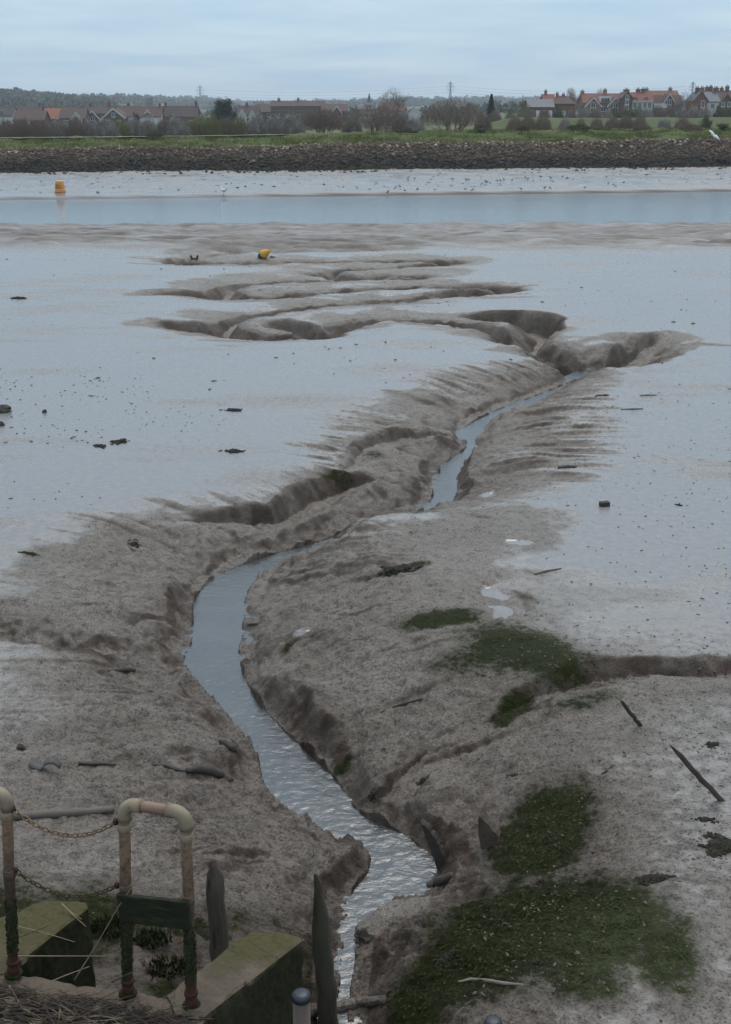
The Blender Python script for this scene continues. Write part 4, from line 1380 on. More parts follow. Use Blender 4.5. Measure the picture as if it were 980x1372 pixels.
h = simple(318, 345, 410, 0, 154, 142, 'x', m_brickd, m_tiled, 'white house with small gables right of the dark evergreen', wins=2, chim=((330, 139),))
h.block(h.X(320), h.X(331), -1.4, 4, h.Zp(156), h.Zp(147), 'y', m_white, m_tiled, True)
h.block(h.X(334), h.X(343), -1.4, 4, h.Zp(156), h.Zp(148), 'y', m_white, m_tiled, True)
h = simple(344, 366, 430, 0, 150, 140, 'x', m_brickd, m_tileb, 'brown-roofed house left of the brick flats', wins=2)
h = House(398, 420, 0, 'long three-storey brick flats with rows of white windows', 'apartment building', 'apartment_building')
h.block(h.X(365), h.X(432), 0, 10, h.Zp(142.5), h.Zp(135.5), 'x', m_brickd, m_tiled)
h.chimney(h.X(374), 5, 8, h.Zp(133)); h.chimney(h.X(399), 5, 8, h.Zp(133))
for i in range(11):
    x = h.X(368 + 6.1 * i)
    for py in (145.5, 150.5, 155.5): h.win(x, h.Zp(py), .9, 1.05, 0, m_brickt)
h = simple(432, 464, 415, 0, 149, 140, 'x', m_brickd, m_tileb, 'brown house with one white-edged gable behind the smaller bare tree', wins=2)
h.block(h.X(446), h.X(457), -1.5, 4, h.Zp(150), h.Zp(142.5), 'y', m_brickd, m_tileb, True)
h = House(495, 450, 0, 'grey-roofed hall with a small spired turret behind the bare trees', 'hall', 'village_hall')
h.block(h.X(482), h.X(508), 0, 9, h.Zp(147), h.Zp(140), 'x', m_white, m_slate)
m_ = MB(); m_.box((0, 4.5, h.Zp(138)), (1.6, 1.6, 2.2)); t_ = m_.build('turret', m_white, h.root)
m_ = MB(); m_.lathe([(1.35, 0), (.5, 1.1), (.05, 3.0)], 8, Matrix.Translation((0, 4.5, h.Zp(136.2)))); m_.build('spire', m_slate, t_)
simple(510, 541, 430, 0, 148, 140, 'x', m_brickd, m_tiler, 'low house with a plain red roof right of the spired hall', wins=3)
h = simple(549, 564, 420, 0, 152, 145, 'y', m_white, m_tiled, 'small white gabled house half hidden by the tallest bare tree', verge=True, wins=2)

# right village ------------------------------------------------
ZV = 2.9
h = simple(709, 741, 345, ZV, 143.5, 133.5, 'x', m_brick, m_slate, 'long brick house with a grey roof, leftmost of the right-hand houses', wins=4)
h = simple(729, 743, 372, ZV, 136, 126.5, 'x', m_brick, m_tiler, 'red roof with a tall chimney behind the long brick house', wins=2, chim=((733, 122.5),))
h = simple(742, 769, 350, ZV, 139, 129, 'x', m_brick, m_tileb, 'square brick house with a hipped roof and chimney stacks', wins=3, hip=True, chim=((749, 126), (757, 127)))
h = House(806, 350, ZV, 'tan brick house with twin white-edged gables and a white dormer between')
h.block(h.X(783), h.X(831), 0, 9, h.Zp(138), h.Zp(125.5), 'x', m_brickt, m_tiler)
for a_, b_ in ((784, 803), (812, 831)):
    h.block(h.X(a_), h.X(b_), -2.2, 4, h.Zp(142), h.Zp(131), 'y', m_brickt, m_tiled, True)
    h.win(h.X((a_ + b_) / 2), h.Zp(141), 1.3, 1.4, -2.2); h.win(h.X((a_ + b_) / 2), h.Zp(147.5), 1.5, 1.3, -2.2)
m_ = MB(); m_.box((h.X(810.5), 1.3, h.Zp(134.6)), (3.2, 2.2, 2.2)); dm = m_.build('dormer', m_trim, h.root)
for q in (806.9, 810.5, 814.1):
    m_ = MB(); m_.quad((h.X(q), .18, h.Zp(134.4)), Vector((.36, 0, 0)), Vector((0, 0, .55))); m_.build('pane', m_glass, dm)
h.win(h.X(808), h.Zp(146), 1.5, 1.3, 0)
h.chimney(h.X(784), 4.5, 7, h.Zp(122.8), m_brickt, 1.0, h.roofs[0]); h.chimney(h.X(813), 4.5, 8, h.Zp(121), m_brickt, 1.0, h.roofs[0])
h = House(853, 345, ZV, 'red-roofed house with a white lower front and two dormers')
h.block(h.X(846), h.X(873), 0, 8, h.Zp(135), h.Zp(124), 'x', m_white, m_tiler)
h.block(h.X(833), h.X(846.5), -.6, 8.5, h.Zp(131), h.Zp(123.5), 'y', m_brickd, m_tileb)
for py in (130, 137, 144): h.win(h.X(839.5), h.Zp(py), 1.0, 1.2, -.6)
for q in (851, 864.5):
    h.block(h.X(q - 2.6), h.X(q + 2.6), .8, 3.4, h.Zp(132.4), h.Zp(130.2), 'y', m_trim, m_tiler); h.win(h.X(q), h.Zp(133.4), .95, .9, .8)
m_ = MB(); m_.box((h.X(859.7), -.25, h.Zp(136)), (h.X(873) - h.X(846), .55, .22)); m_.build('cornice', m_trim, h.root)
for q in (850.5, 856.5, 863, 869): h.win(h.X(q), h.Zp(141.5), .95, 1.5, 0)
h.win(h.X(851), h.Zp(149), 1.0, 1.5, 0); h.door(h.X(860), 0, m_brickd)
for q, t_ in ((842.5, 120.5), (857.5, 120.3), (864, 119.8)): h.chimney(h.X(q), 4.2, 8, h.Zp(t_), m_brick, 1.2 if q > 850 else 1.6, h.roofs[0])
h = House(892, 352, ZV, 'brown-roofed house with a white-edged gable and a long red ridge behind')
h.block(h.X(872), h.X(912), 3, 12, h.Zp(132), h.Zp(121.5), 'x', m_brickd, m_tiler)
h.block(h.X(874), h.X(911), -1, 5, h.Zp(140), h.Zp(128), 'x', m_brickd, m_tileb)
h.block(h.X(885), h.X(900), -3, 3, h.Zp(139), h.Zp(126), 'y', m_brickd, m_tileb, True); h.win(h.X(892.5), h.Zp(137), 1.2, 1.4, -3); h.win(h.X(892.5), h.Zp(144), 1.2, 1.4, -3)
h.block(h.X(873), h.X(887), -6, -2, h.Zp(145), h.Zp(139.5), 'x', m_white, m_slate)
h.chimney(h.X(873.5), 7.5, 8, h.Zp(119.5), m_brickt, 1.0, h.roofs[0]); h.chimney(h.X(904), 7.5, 8, h.Zp(119), m_brickt, 1.0, h.roofs[0])
h = House(946, 338, ZV, 'slate-roofed house with a red brick gable and white end wall')
h.block(h.X(941), h.X(962), 0, 9, h.Zp(136), h.Zp(123.5), 'x', m_white, m_slate)
h.block(h.X(928), h.X(945), -1.5, 7, h.Zp(134), h.Zp(123), 'y', m_brick, m_slate)
h.win(h.X(939.5), h.Zp(139.5), 1.1, 1.9, -1.5); h.win(h.X(954), h.Zp(142), 1.1, 1.3, 0)
h.chimney(h.X(936), 2.5, 7, h.Zp(118.5), m_brick, 1.1, h.roofs[1]); h.chimney(h.X(944.5), 4.5, 8, h.Zp(118), m_brickt, 1.1, h.roofs[0]); h.chimney(h.X(961), 4.5, 8, h.Zp(119), m_brick, 1.0, h.roofs[0])
h = House(978, 350, ZV, 'red-brown terrace with a row of chimneys at the right edge', 'terrace', 'terrace_house')
h.block(h.X(950), h.X(1012), 0, 9, h.Zp(135), h.Zp(121.5), 'x', m_brickd, m_tileb)
h.block(h.X(963), h.X(978), -2, 4, h.Zp(138), h.Zp(127), 'y', m_brickd, m_tiled)
h.block(h.X(984), h.X(1000), -2, 4, h.Zp(138), h.Zp(127), 'y', m_brickd, m_tiled)
for q in (952, 957, 965, 971, 978): h.chimney(h.X(q), 4.5, 8, h.Zp(116.5 + (q % 3)), m_brick, .95, h.roofs[0])
for q in (966, 974, 988, 996): h.win(h.X(q), h.Zp(140), 1.0, 1.3, -2)

# ------------------------------------------------------------------ pylons
m_steel = M('galvanised_steel', (.22, .23, .25), (.16, .17, .18), 2, .6, 0, metal=.3)


def pylon(px, pt, Y, label, H=None):
    p = at_y(px, pt, Y); zb = float(land_z(np.float64(p.x), np.float64(Y)))
    H = p.z - zb
    root = empty('electricity_pylon', (p.x, Y, zb), label, 'pylon', 'electricity pylons on the skyline', .3)
    t = MB(); r0 = .16
    wb, wt = H * .095, H * .022
    lev = [0, .16, .30, .42, .53, .63, .72, .80, .88, .95]
    wd = [wb + (wt - wb) * min(1, q / .6) ** .8 for q in lev]
    for sx in (-1, 1):
        for sy in (-1, 1):
            t.tube([(sx * w, sy * w, q * H) for w, q in zip(wd, lev)] + [(0, 0, H)], r0, 4)
    for i in range(len(lev) - 1):
        a, b_ = wd[i], wd[i + 1]
        for f in range(4):
            R_ = Matrix.Rotation(f * PI / 2, 3, 'Z')
            t.tube([R_ @ Vector((-a, -a, lev[i] * H)), R_ @ Vector((b_, -b_, lev[i + 1] * H))], r0 * .6, 3)
            t.tube([R_ @ Vector((a, -a, lev[i] * H)), R_ @ Vector((-b_, -b_, lev[i + 1] * H))], r0 * .6, 3)
    t.build('lattice_tower', m_steel, root)
    for q, L in ((.66, .13), (.78, .17), (.90, .12)):
        for sx in (-1, 1):
            a = MB()
            a.tube([(sx * wt, wt, q * H), (sx * L * H, 0, q * H + .2)], r0 * .8, 4); a.tube([(sx * wt, -wt, q * H), (sx * L * H, 0, q * H + .2)], r0 * .8, 4)
            a.tube([(sx * wt, 0, q * H + H * .045), (sx * L * H, 0, q * H + .2)], r0 * .8, 4)
            ao = a.build('cross_arm', m_steel, root)
            i_ = MB(); i_.tube([(sx * L * H, 0, q * H + .2), (sx * L * H, 0, q * H - 1.8)], .12, 5); i_.build('insulator', m_steel, ao)
    return root, H


py1, h1 = pylon(268, 114, 1500, 'left pylon standing on the wooded ridge above the left-hand houses')
py2, h2 = pylon(604, 109, 1250, 'tallest pylon in the middle of the skyline above the bare tree')
py3, h3 = pylon(929, 109, 1150, 'right pylon rising between the right-hand houses')


def wires(pa, ha, pb, hb, label):
    m_ = MB()
    for q in (.66, .78, .90):
        for sx in (-1, 1):
            a = pa.matrix_basis @ Vector((sx * .14 * ha, 0, q * ha - 1.6)); b_ = pb.matrix_basis @ Vector((sx * .14 * hb, 0, q * hb - 1.6))
            pts = [a.lerp(b_, i / 16) - Vector((0, 0, 5 * 4 * (i / 16) * (1 - i / 16))) for i in range(17)]
            m_.tube(pts, .05, 3, False)
    m_.build('power_lines', m_steel, None, label=label, cat='power lines', group='power lines between the pylons')


bpy.context.view_layer.update()
wires(py1, h1, py2, h2, 'faint sagging cables from the left pylon to the middle one')
wires(py2, h2, py3, h3, 'faint sagging cables from the middle pylon to the right one')

# ------------------------------------------------------------------ air
hz = bpy.data.materials.new('haze'); hz.use_nodes = True
nt = hz.node_tree
for n in list(nt.nodes): nt.nodes.remove(n)
o_ = nt.nodes.new('ShaderNodeOutputMaterial'); v_ = nt.nodes.new('ShaderNodeVolumePrincipled')
v_.inputs['Color'].default_value = (.84, .91, .97, 1); v_.inputs['Density'].default_value = .00023
v_.inputs['Anisotropy'].default_value = .3
nt.links.new(v_.outputs[0], o_.inputs['Volume'])
mb = MB(); mb.box((0, 3000, 40), (8000, 6200, 87.4))
ho = mb.build('haze', hz, kind='stuff'); 
# ================================================================== FOREGROUND
ZL = 1.33                                   # top of the concrete quay
m_conc, nt, b = nodes_of('weathered_concrete')
B = NB(nt); g = B.n('ShaderNodeNewGeometry'); pos = g.outputs['Position']
n1 = B.noise(pos, 5, 7, .65); n2 = B.noise(pos, 38, 5, .6); n3 = B.noise(pos, 160, 3, .6)
c = B.mix(B.rng(n1, .3, .7), (.125, .096, .070), (.062, .047, .035))
c = B.mix(B.rng(n2, .55, .72, 0, .6), c, (.045, .038, .030))
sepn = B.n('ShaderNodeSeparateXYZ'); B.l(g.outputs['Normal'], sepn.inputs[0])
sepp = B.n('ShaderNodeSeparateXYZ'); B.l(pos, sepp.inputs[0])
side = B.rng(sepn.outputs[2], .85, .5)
moss = B.mix(B.rng(n2, .35, .65), (.046, .043, .014), (.074, .064, .024))
side_dark = B.mix(B.rng(n2, .35, .65), (.013, .013, .006), (.030, .028, .011))
far_ = B.rng(sepp.outputs[1], 4.28, 4.66)            # moss takes over towards the damp outer end
mk = B.math('MULTIPLY', B.rng(B.math('ADD', B.math('MULTIPLY', far_, .55), n1), .62, .98), .85)
c = B.mix(mk, c, moss)
c = B.mix(B.math('MULTIPLY', side, B.rng(n1, .25, .5, .55, .98)), c, side_dark)  # upright faces blended to a darker tone
B.l(c, b.inputs['Base Color']); b.inputs['Roughness'].default_value = .92; b.inputs['Specular IOR Level'].default_value = .2
bn = B.bump(n2, .8, .012); bn = B.bump(n3, .7, .004, bn); B.l(bn, b.inputs['Normal'])


def slab_poly(pts, z0, z1, mat, name, parent, bevel=.015, cuts=0):
    """upright prism over an outline given in metres"""
    import bmesh
    bm = bmesh.new()
    lo = [bm.verts.new((p[0], p[1], z0)) for p in pts]; hi = [bm.verts.new((p[0], p[1], z1)) for p in pts]
    n = len(pts)
    bm.faces.new(hi); bm.faces.new(lo[::-1])
    for i in range(n): bm.faces.new((lo[i], lo[(i + 1) % n], hi[(i + 1) % n], hi[i]))
    bmesh.ops.recalc_face_normals(bm, faces=bm.faces)
    bmesh.ops.bevel(bm, geom=[e_ for e_ in bm.edges], offset=bevel, segments=2, affect='EDGES', profile=.6)
    for _ in range(cuts):
        bmesh.ops.subdivide_edges(bm, edges=[e_ for e_ in bm.edges if e_.calc_length() > .035 and max(v.co.z for v in e_.verts) > .3], cuts=1, use_grid_fill=True)
    bmesh.ops.triangulate(bm, faces=[f for f in bm.faces if len(f.verts) > 4])
    rr = random.Random(len(name))
    from mathutils import noise as mn
    bm.normal_update()
    for v in bm.verts:
        q = v.co + Vector((qo.x, qo.y, 0)) if 'qo' in globals() else v.co
        e_ = mn.noise(q * 9) * .014 + mn.noise(q * 31) * .008 - max(0, mn.noise(q * 17 + Vector((5, 2, 1))) - .35) * .05
        v.co += v.normal * e_
    me = bpy.data.meshes.new(name); bm.to_mesh(me); bm.free(); me.materials.append(mat)
    return link(name, me, parent)


def gz(px, py, z=ZL):
    p = on_z(px, py, z); return (p.x, p.y)


quay = empty('concrete_quay', (*gz(120, 1330), 0), 'mossy concrete quay edge with two stub walls at bottom left', 'quay wall')
qo = Vector(quay.location)


def rel(pts): return [(p[0] - qo.x, p[1] - qo.y) for p in pts]


slab_poly(rel([gz(-620, 1190), gz(28, 1304), gz(184, 1329), gz(232, 1336), gz(276, 1362), gz(240, 1470), gz(-620, 1470)][::-1]), -1.2, ZL - .003, m_conc, 'quay_slab', quay, .012, 5)
slab_poly(rel([gz(222, 1334), gz(338, 1247), gz(403, 1254), gz(408, 1262), gz(274, 1366), gz(236, 1362)][::-1]), -1.2, ZL + .012, m_conc, 'stub_wall', quay, .02, 5)
slab_poly(rel([gz(-110, 1300), gz(-40, 1254), gz(58, 1205), gz(116, 1211), gz(121, 1218), gz(8, 1306), gz(-20, 1312)][::-1]), -1.2, ZL + .010, m_conc, 'stub_wall', quay, .02, 5)

# ---- pipe railing
m_pipe, nt, b = nodes_of('painted_pipe')
B = NB(nt); g = B.n('ShaderNodeNewGeometry'); pos = g.outputs['Position']
sepp = B.n('ShaderNodeSeparateXYZ'); B.l(pos, sepp.inputs[0])
n1 = B.noise(pos, 9, 6, .65); n2 = B.noise(pos, 60, 5, .6)
hgt = B.math('ADD', B.math('SUBTRACT', sepp.outputs[2], ZL), B.math('MULTIPLY', B.math('SUBTRACT', n1, .5), .5))
cream = B.mix(B.rng(n1, .35, .65), (.32, .245, .16), (.25, .17, .105))
pink = B.mix(B.rng(n2, .45, .65), (.21, .135, .085), (.12, .074, .048))
rust = B.mix(B.rng(n2, .4, .6), (.085, .052, .036), (.050, .034, .025))
green = B.mix(B.rng(n2, .35, .6), (.028, .032, .010), (.014, .014, .008))
red = B.mix(B.rng(n2, .4, .6), (.075, .026, .016), (.04, .018, .012))
c = B.mix(B.rng(hgt, .84, 1.0), pink, cream)
c = B.mix(B.rng(hgt, .50, .76), rust, c)
c = B.mix(B.rng(hgt, .36, .52), green, c)
c = B.mix(B.rng(hgt, .06, .15), red, c)
c = B.mix(B.rng(n2, .60, .72, 0, .75), c, (.055, .035, .025))
B.l(c, b.inputs['Base Color']); b.inputs['Roughness'].default_value = .65; b.inputs['Specular IOR Level'].default_value = .3
bn = B.bump(n2, .7, .004); bn = B.bump(n1, .5, .008, bn); B.l(bn, b.inputs['Normal'])
m_cream = M('cream_fitting', (.26, .205, .14), (.185, .14, .092), 14, .6, .3, .003, c3=(.13, .085, .055), s3=22, thr3=(.6, .75))
m_redm = M('rusty_red_fitting', (.055, .020, .013), (.030, .015, .010), 20, .75, .6, .005, spec=.2)
m_moss = M('moss', (.028, .034, .010), (.012, .014, .006), 30, .95, .9, .008, c3=(.05, .052, .016), s3=12, spec=.1)
RP = .0235


def base_pt(px, py): p = on_z(px, py, ZL); return Vector((p.x, p.y, ZL))


P0, P1, P2 = base_pt(19, 1308), base_pt(172, 1334), base_pt(257, 1351)
T0 = at_y(8, 1062, P0.y); T1 = at_y(166, 1077, P1.y); T2 = at_y(249, 1089, P2.y)


def pipe_post(root, o, base, top, seed, elbow_dir, mossy=True):
    rr = random.Random(seed)
    R = lambda v: v - o
    n = 16
    mb = MB()
    axis = [base.lerp(top, i / n) + Vector((math.sin(i * .9 + seed) * .0015, 0, 0)) for i in range(n + 1)]
    axis[-1] = top - Vector((0, 0, .045))
    mb.tube([R(p) for p in axis], [RP * (1 + .05 * rr.uniform(-1, 1)) for _ in axis], 14)
    pp = mb.build('post', m_pipe, root, True)
    # fittings: collar at the foot, union half way, elbow at the head
    for q, L, rad, mat, nm in ((.03, .05, 1.15, m_redm, 'foot_collar'), (.085, .022, 1.28, m_redm, 'foot_collar'), (.575, .045, 1.16, m_pipe, 'pipe_union'), (.885, .035, 1.18, m_cream, 'pipe_union')):
        c_ = base.lerp(top, q); m_ = MB()
        m_.lathe([(RP * 1.02, -L / 2), (RP * rad, -L / 2 + .004), (RP * rad, L / 2 - .004), (RP * 1.02, L / 2)], 14, Matrix.Translation(R(c_)))
        m_.build(nm, mat, root, True)
    m_ = MB(); m_.lathe([(RP * 1.75, 0), (RP * 1.7, .008), (RP * 1.15, .012)], 14, Matrix.Translation(R(base + Vector((0, 0, .012)))))
    m_.build('foot_flange', m_moss, root, True)
    # elbow: quarter bend
    m_ = MB(); d = elbow_dir.normalized(); cr = .052
    pts = [top - Vector((0, 0, .075))]
    for i in range(8):
        a = i / 7 * PI / 2
        pts.append(top + Vector((0, 0, -cr)) + d * cr * (1 - math.cos(a)) + Vector((0, 0, cr)) * math.sin(a))
    pts.append(pts[-1] + d * .028)
    m_.tube([R(p) for p in pts], [RP * 1.28] + [RP * 1.24] * (len(pts) - 2) + [RP * 1.28], 14)
    m_.build('elbow', m_cream, root, True)
    if mossy:
        m_ = MB()
        for i in range(260):
            q = rr.uniform(.13, .44); a = rr.uniform(0, 2 * PI); c_ = R(base.lerp(top, q)) + Vector((math.cos(a), math.sin(a), 0)) * RP * 1.0
            s_ = rr.uniform(.0025, .0055) * (1.2 - abs(q - .28) * 2)
            m_.blob(c_, (s_, s_, s_ * 1.5), i, .3, 5, 3)
        m_.build('moss_coat', m_moss, root)
    return pp


hoop = empty('pipe_handrail', P1, 'faded pipe handrail hoop with a green board, standing on the quay edge', 'handrail')
hd = T2 - T1
pipe_post(hoop, P1, P1, T1, 3, hd); pipe_post(hoop, P1, P2, T2, 5, -hd)
mb = MB()
a, b_ = T1 + hd.normalized() * .06 - P1, T2 - hd.normalized() * .06 - P1
mb.tube([a, a.lerp(b_, .35) + Vector((0, 0, .001)), b_], RP, 14); mb.build('top_rail', M('faded_pink_pipe', (.24, .15, .105), (.18, .115, .08), 16, .6, .3, .003, c3=(.28, .205, .14), s3=8), hoop, True)
m_board = M('mossy_green_board', (.021, .023, .012), (.010, .011, .006), 12, .8, .6, .008, stretch=(1, 1, 5), c3=(.035, .042, .016), s3=9, spec=.2)
c0 = at_y(164, 1216, P1.y - .04) - P1; c1 = at_y(250, 1226, P2.y - .04) - P1
mb = MB(); dv = (c1 - c0); ang = math.atan2(dv.y, dv.x); cc = (c0 + c1) / 2
mb.box((cc.x, cc.y, cc.z), (dv.length + .03, .022, .135), Matrix.Rotation(ang, 3, 'Z') @ Matrix.Rotation(-math.atan2(dv.z, math.hypot(dv.x, dv.y)), 3, 'Y'))
mb.build('cross_board', m_board, hoop, bevel=.004)
left = empty('pipe_handrail', P0, 'faded pipe handrail with a round elbow cut by the left picture edge', 'handrail')
T0b = T0 + Vector((-.45, .02, 0))
pipe_post(left, P0, P0, T0, 9, T0b - T0)
pipe_post(left, P0, Vector((T0b.x - .01, T0b.y + .01, ZL)), T0b, 12, T0 - T0b)
mb = MB(); mb.tube([T0 + (T0b - T0).normalized() * .06 - P0, T0b + (T0 - T0b).normalized() * .06 - P0], RP, 14); mb.build('top_rail', bpy.data.materials['faded_pink_pipe'], left, True)

# ---- chains
m_chain = M('rusty_chain_steel', (.20, .14, .085), (.12, .075, .045), 40, .6, .4, .002, metal=.35, spec=.4)
m_chainm = M('mossy_chain_steel', (.070, .060, .026), (.032, .028, .014), 40, .85, .6, .003, spec=.2)


def chain(a, b_, sag, n, label, mat, seed):
    root = empty('chain', a, label, 'chain', 'chains hanging between the handrail posts')
    pts = [a.lerp(b_, i / n) - Vector((0, 0, sag * 4 * (i / n) * (1 - i / n))) for i in range(n + 1)]
    tot = (b_ - a).length
    proto_me = {}
    rr = random.Random(seed)
    for i in range(n):
        p, q = pts[i], pts[i + 1]; d = (q - p); L = d.length * 1.36; r = .0036; w = .0105
        mb = MB(); ring = []
        for k in range(13):
            t = 2 * PI * k / 12
            ring.append(Vector((max(-1, min(1, math.cos(t) * 1.35)) * (L / 2 - r) * .98, math.sin(t) * (w - r * .4), 0)))
        mb.tube(ring, r, 6, False)
        o = mb.build('link', mat, root, True)
        x = d.normalized(); up = Vector((0, 0, 1)); y = up.cross(x).normalized(); z = x.cross(y)
        Rm = Matrix((x, y, z)).transposed().to_4x4()
        Rm = Rm @ Matrix.Rotation((PI / 2 if i % 2 else 0) + rr.uniform(.2, .5), 4, 'X')
        Rm.translation = (p + q) / 2 - a
        o.matrix_local = Rm
    for e_, w in ((a, -1), (b_, 1)):
        m_ = MB(); m_.lathe([(.010, -.012), (.012, 0), (.010, .012)], 8, Matrix.Translation(e_ - a)); m_.build('eye_bolt', m_redm, root, True)
    return root


off = Vector((.0, -.02, 0))
chain(at_y(18, 1084, P0.y), at_y(155, 1101, P1.y), .095, 21, 'upper pale rusty chain slung between the two handrails', m_chain, 1)
chain(at_y(21, 1166, P0.y), at_y(157, 1186, P1.y), .090, 21, 'lower mossy dark chain slung between the two handrails', m_chainm, 2)

# ---- timber
m_wood = M('rotten_timber', (.090, .074, .058), (.046, .037, .030), 7, .9, .9, .012, bscale=26, stretch=(1, 1, .18), c3=(.018, .015, .012), s3=14, spec=.25)
m_woodm = M('weedy_timber', (.075, .066, .046), (.036, .032, .022), 7, .9, .9, .012, bscale=26, stretch=(1, 1, .18), c3=(.022, .026, .010), s3=8, spec=.2)
m_wethull = M('wet_driftwood', (.060, .047, .038), (.030, .024, .020), 10, .7, .9, .010, bscale=34, stretch=(.25, 1, 1), spec=.35)


def timber_post(bp, tp, w, label, seed, mat, point=.45, name='timber_post', cat='timber post'):
    rr = random.Random(seed)
    d = tp - bp; L = d.length
    root_mb = MB(); n = 14; pts = []; rad = []
    for i in range(n + 1):
        t = i / n
        pts.append(d * t + Vector((rr.gauss(0, .004), rr.gauss(0, .004), 0)))
        k = 1.0 - .12 * t
        if t > 1 - point: k *= 1 - .82 * ((t - (1 - point)) / point) ** 2.2
        rad.append(w / 2 * k * (1 + rr.uniform(-.05, .05)))
    
    ns_ = 22; fk = [rr.choice((.80, .90, .98, 1.04, 1.08)) + rr.uniform(-.03, .03) for _ in range(ns_)]
    cutk = [rr.uniform(0, .16) for _ in range(ns_)]
    V_, F_ = [], []
    dn = d.normalized(); ax = dn.cross(Vector((0, 1, 0))).normalized(); ay = dn.cross(ax)
    for i, (p, r_) in enumerate(zip(pts, rad)):
        for k in range(ns_):
            w_ = 2 * PI * k / ns_
            q_ = min(1.0, abs(math.cos(w_)) ** 2.5 + abs(math.sin(w_)) ** 2.5) ** (-1 / 2.5)      # squared-off section
            e_ = r_ * q_ * (fk[k] + rr.uniform(-.035, .035))
            dz = -cutk[k] * L * .35 * (i / n) ** 6
            V_.append(p + ax * math.cos(w_) * e_ + ay * math.sin(w_) * e_ * .8 + dn * dz)
    for i in range(n):
        for k in range(ns_): F_.append((i * ns_ + k, i * ns_ + (k + 1) % ns_, (i + 1) * ns_ + (k + 1) % ns_, (i + 1) * ns_ + k))
    F_.append(tuple(range(n * ns_, (n + 1) * ns_)))
    root_mb.add(V_, F_)
    return root_mb.build(name, mat, None, True, label=label, cat=cat, loc=bp)


def stake(px0, py0, px1, py1, w, label, seed, mat=m_wood, Yoff=0.0, sink=.25, point=.3, name='timber_post', cat='timber post', zb=None):
    b0 = hit(px0, py0) if zb is None else on_z(px0, py0, zb)
    t0 = at_y(px1, py1, b0.y + Yoff)
    dn = (t0 - b0).normalized()
    return timber_post(b0 - dn * sink, t0, w, label, seed, mat, point, name, cat)


stake(298, 1300, 285, 1152, .118, 'thick dark rotten post standing behind the stub wall of the quay', 1, m_wood, 0, .5, .12, zb=-.02)
stake(438, 1338, 424, 1172, .122, 'tall pointed weedy post between the stub wall and the creek', 2, m_woodm, .0, .4, .42, zb=-.25)
stake(858, 972, 831, 937, .035, 'short leaning green-topped stake in the mud at right', 3, m_woodm, -.12, .15, .15, 'wooden_stake', 'stake')
stake(966, 1073, 898, 998, .042, 'long leaning dark stake near the right picture edge', 4, m_wood, -.15, .15, .2, 'wooden_stake', 'stake')


def stump(px, py, w, h, lean, label, seed, mat=m_wood, name='timber_stump', flat=.5, rz=0.0):
    """broken plank end sticking out of the mud: split top, flat section"""
    c_ = hit(px, py); k = ppm(c_); rr = random.Random(seed)
    W_, H_ = w / k, h / k / .8
    mb = MB(); n = 8
    vs = []
    for i in range(n + 1):
        t = i / n
        ww = W_ / 2 * (1 - .65 * t ** 2); dx = lean * H_ * t ** 1.3
        j = rr.uniform(-.08, .08) * W_
        z = t * H_ * 1.15 - .12
        vs.append([(dx - ww + j, -W_ * flat / 2, z), (dx + ww * (1 if t < .5 else .7) + j, -W_ * flat / 2, z - (.10 * H_ if t > .6 else 0)),
                   (dx + ww + j, W_ * flat / 2, z - (.12 * H_ if t > .6 else 0)), (dx - ww + j, W_ * flat / 2, z)])
    V_ = [p for r_ in vs for p in r_]
    F_ = [(i * 4 + q, i * 4 + (q + 1) % 4, i * 4 + 4 + (q + 1) % 4, i * 4 + 4 + q) for i in range(n) for q in range(4)]
    F_ += [(3, 2, 1, 0), (n * 4, n * 4 + 1, n * 4 + 2, n * 4 + 3)]
    mb.add(V_, F_)
    o = mb.build(name, mat, None, False, .006, label=label, cat='broken timber', loc=(c_.x, c_.y, c_.z))
    o.rotation_euler = (0, 0, rz); return o




def plank(outline, base, thick, label, seed, mat, name='timber_stump'):
    c_ = hit(*base); rr = random.Random(seed)
    pts = []
    n = len(outline)
    for i in range(n):
        a, b_ = outline[i], outline[(i + 1) % n]
        for j in range(4):
            t = j / 4
            pts.append((a[0] + (b_[0] - a[0]) * t + rr.gauss(0, .5), a[1] + (b_[1] - a[1]) * t + rr.gauss(0, .5)))
    fr = [at_y(*p, c_.y) - c_ for p in pts]
    bk = [p + Vector((thick * .4 + rr.gauss(0, .006), thick, thick * .25)) for p in fr]
    mb = MB(); m = len(fr)
    mb.add(fr + bk, [tuple(range(m)), tuple(reversed(range(m, 2 * m)))] + [(i, m + i, m + (i + 1) % m, (i + 1) % m) for i in range(m)])
    return mb.build(name, mat, None, False, 0, label=label, cat='broken timber', loc=c_)


plank([(641, 1092), (653, 1104), (661, 1113), (668, 1121), (667, 1131), (660, 1139), (655, 1146), (645, 1142), (642, 1120)], (655, 1137), .07, 'broken timber stump with a split top beside the algae', 1, M('brown_timber', (.10, .074, .056), (.05, .038, .030), 9, .85, .8, .01))
plank([(563, 1103), (574, 1110), (584, 1126), (592, 1141), (599, 1156), (597, 1166), (588, 1168), (582, 1150), (573, 1130)], (591, 1163), .05, 'slanting dark plank end leaning over the right creek bank', 2, m_wethull)


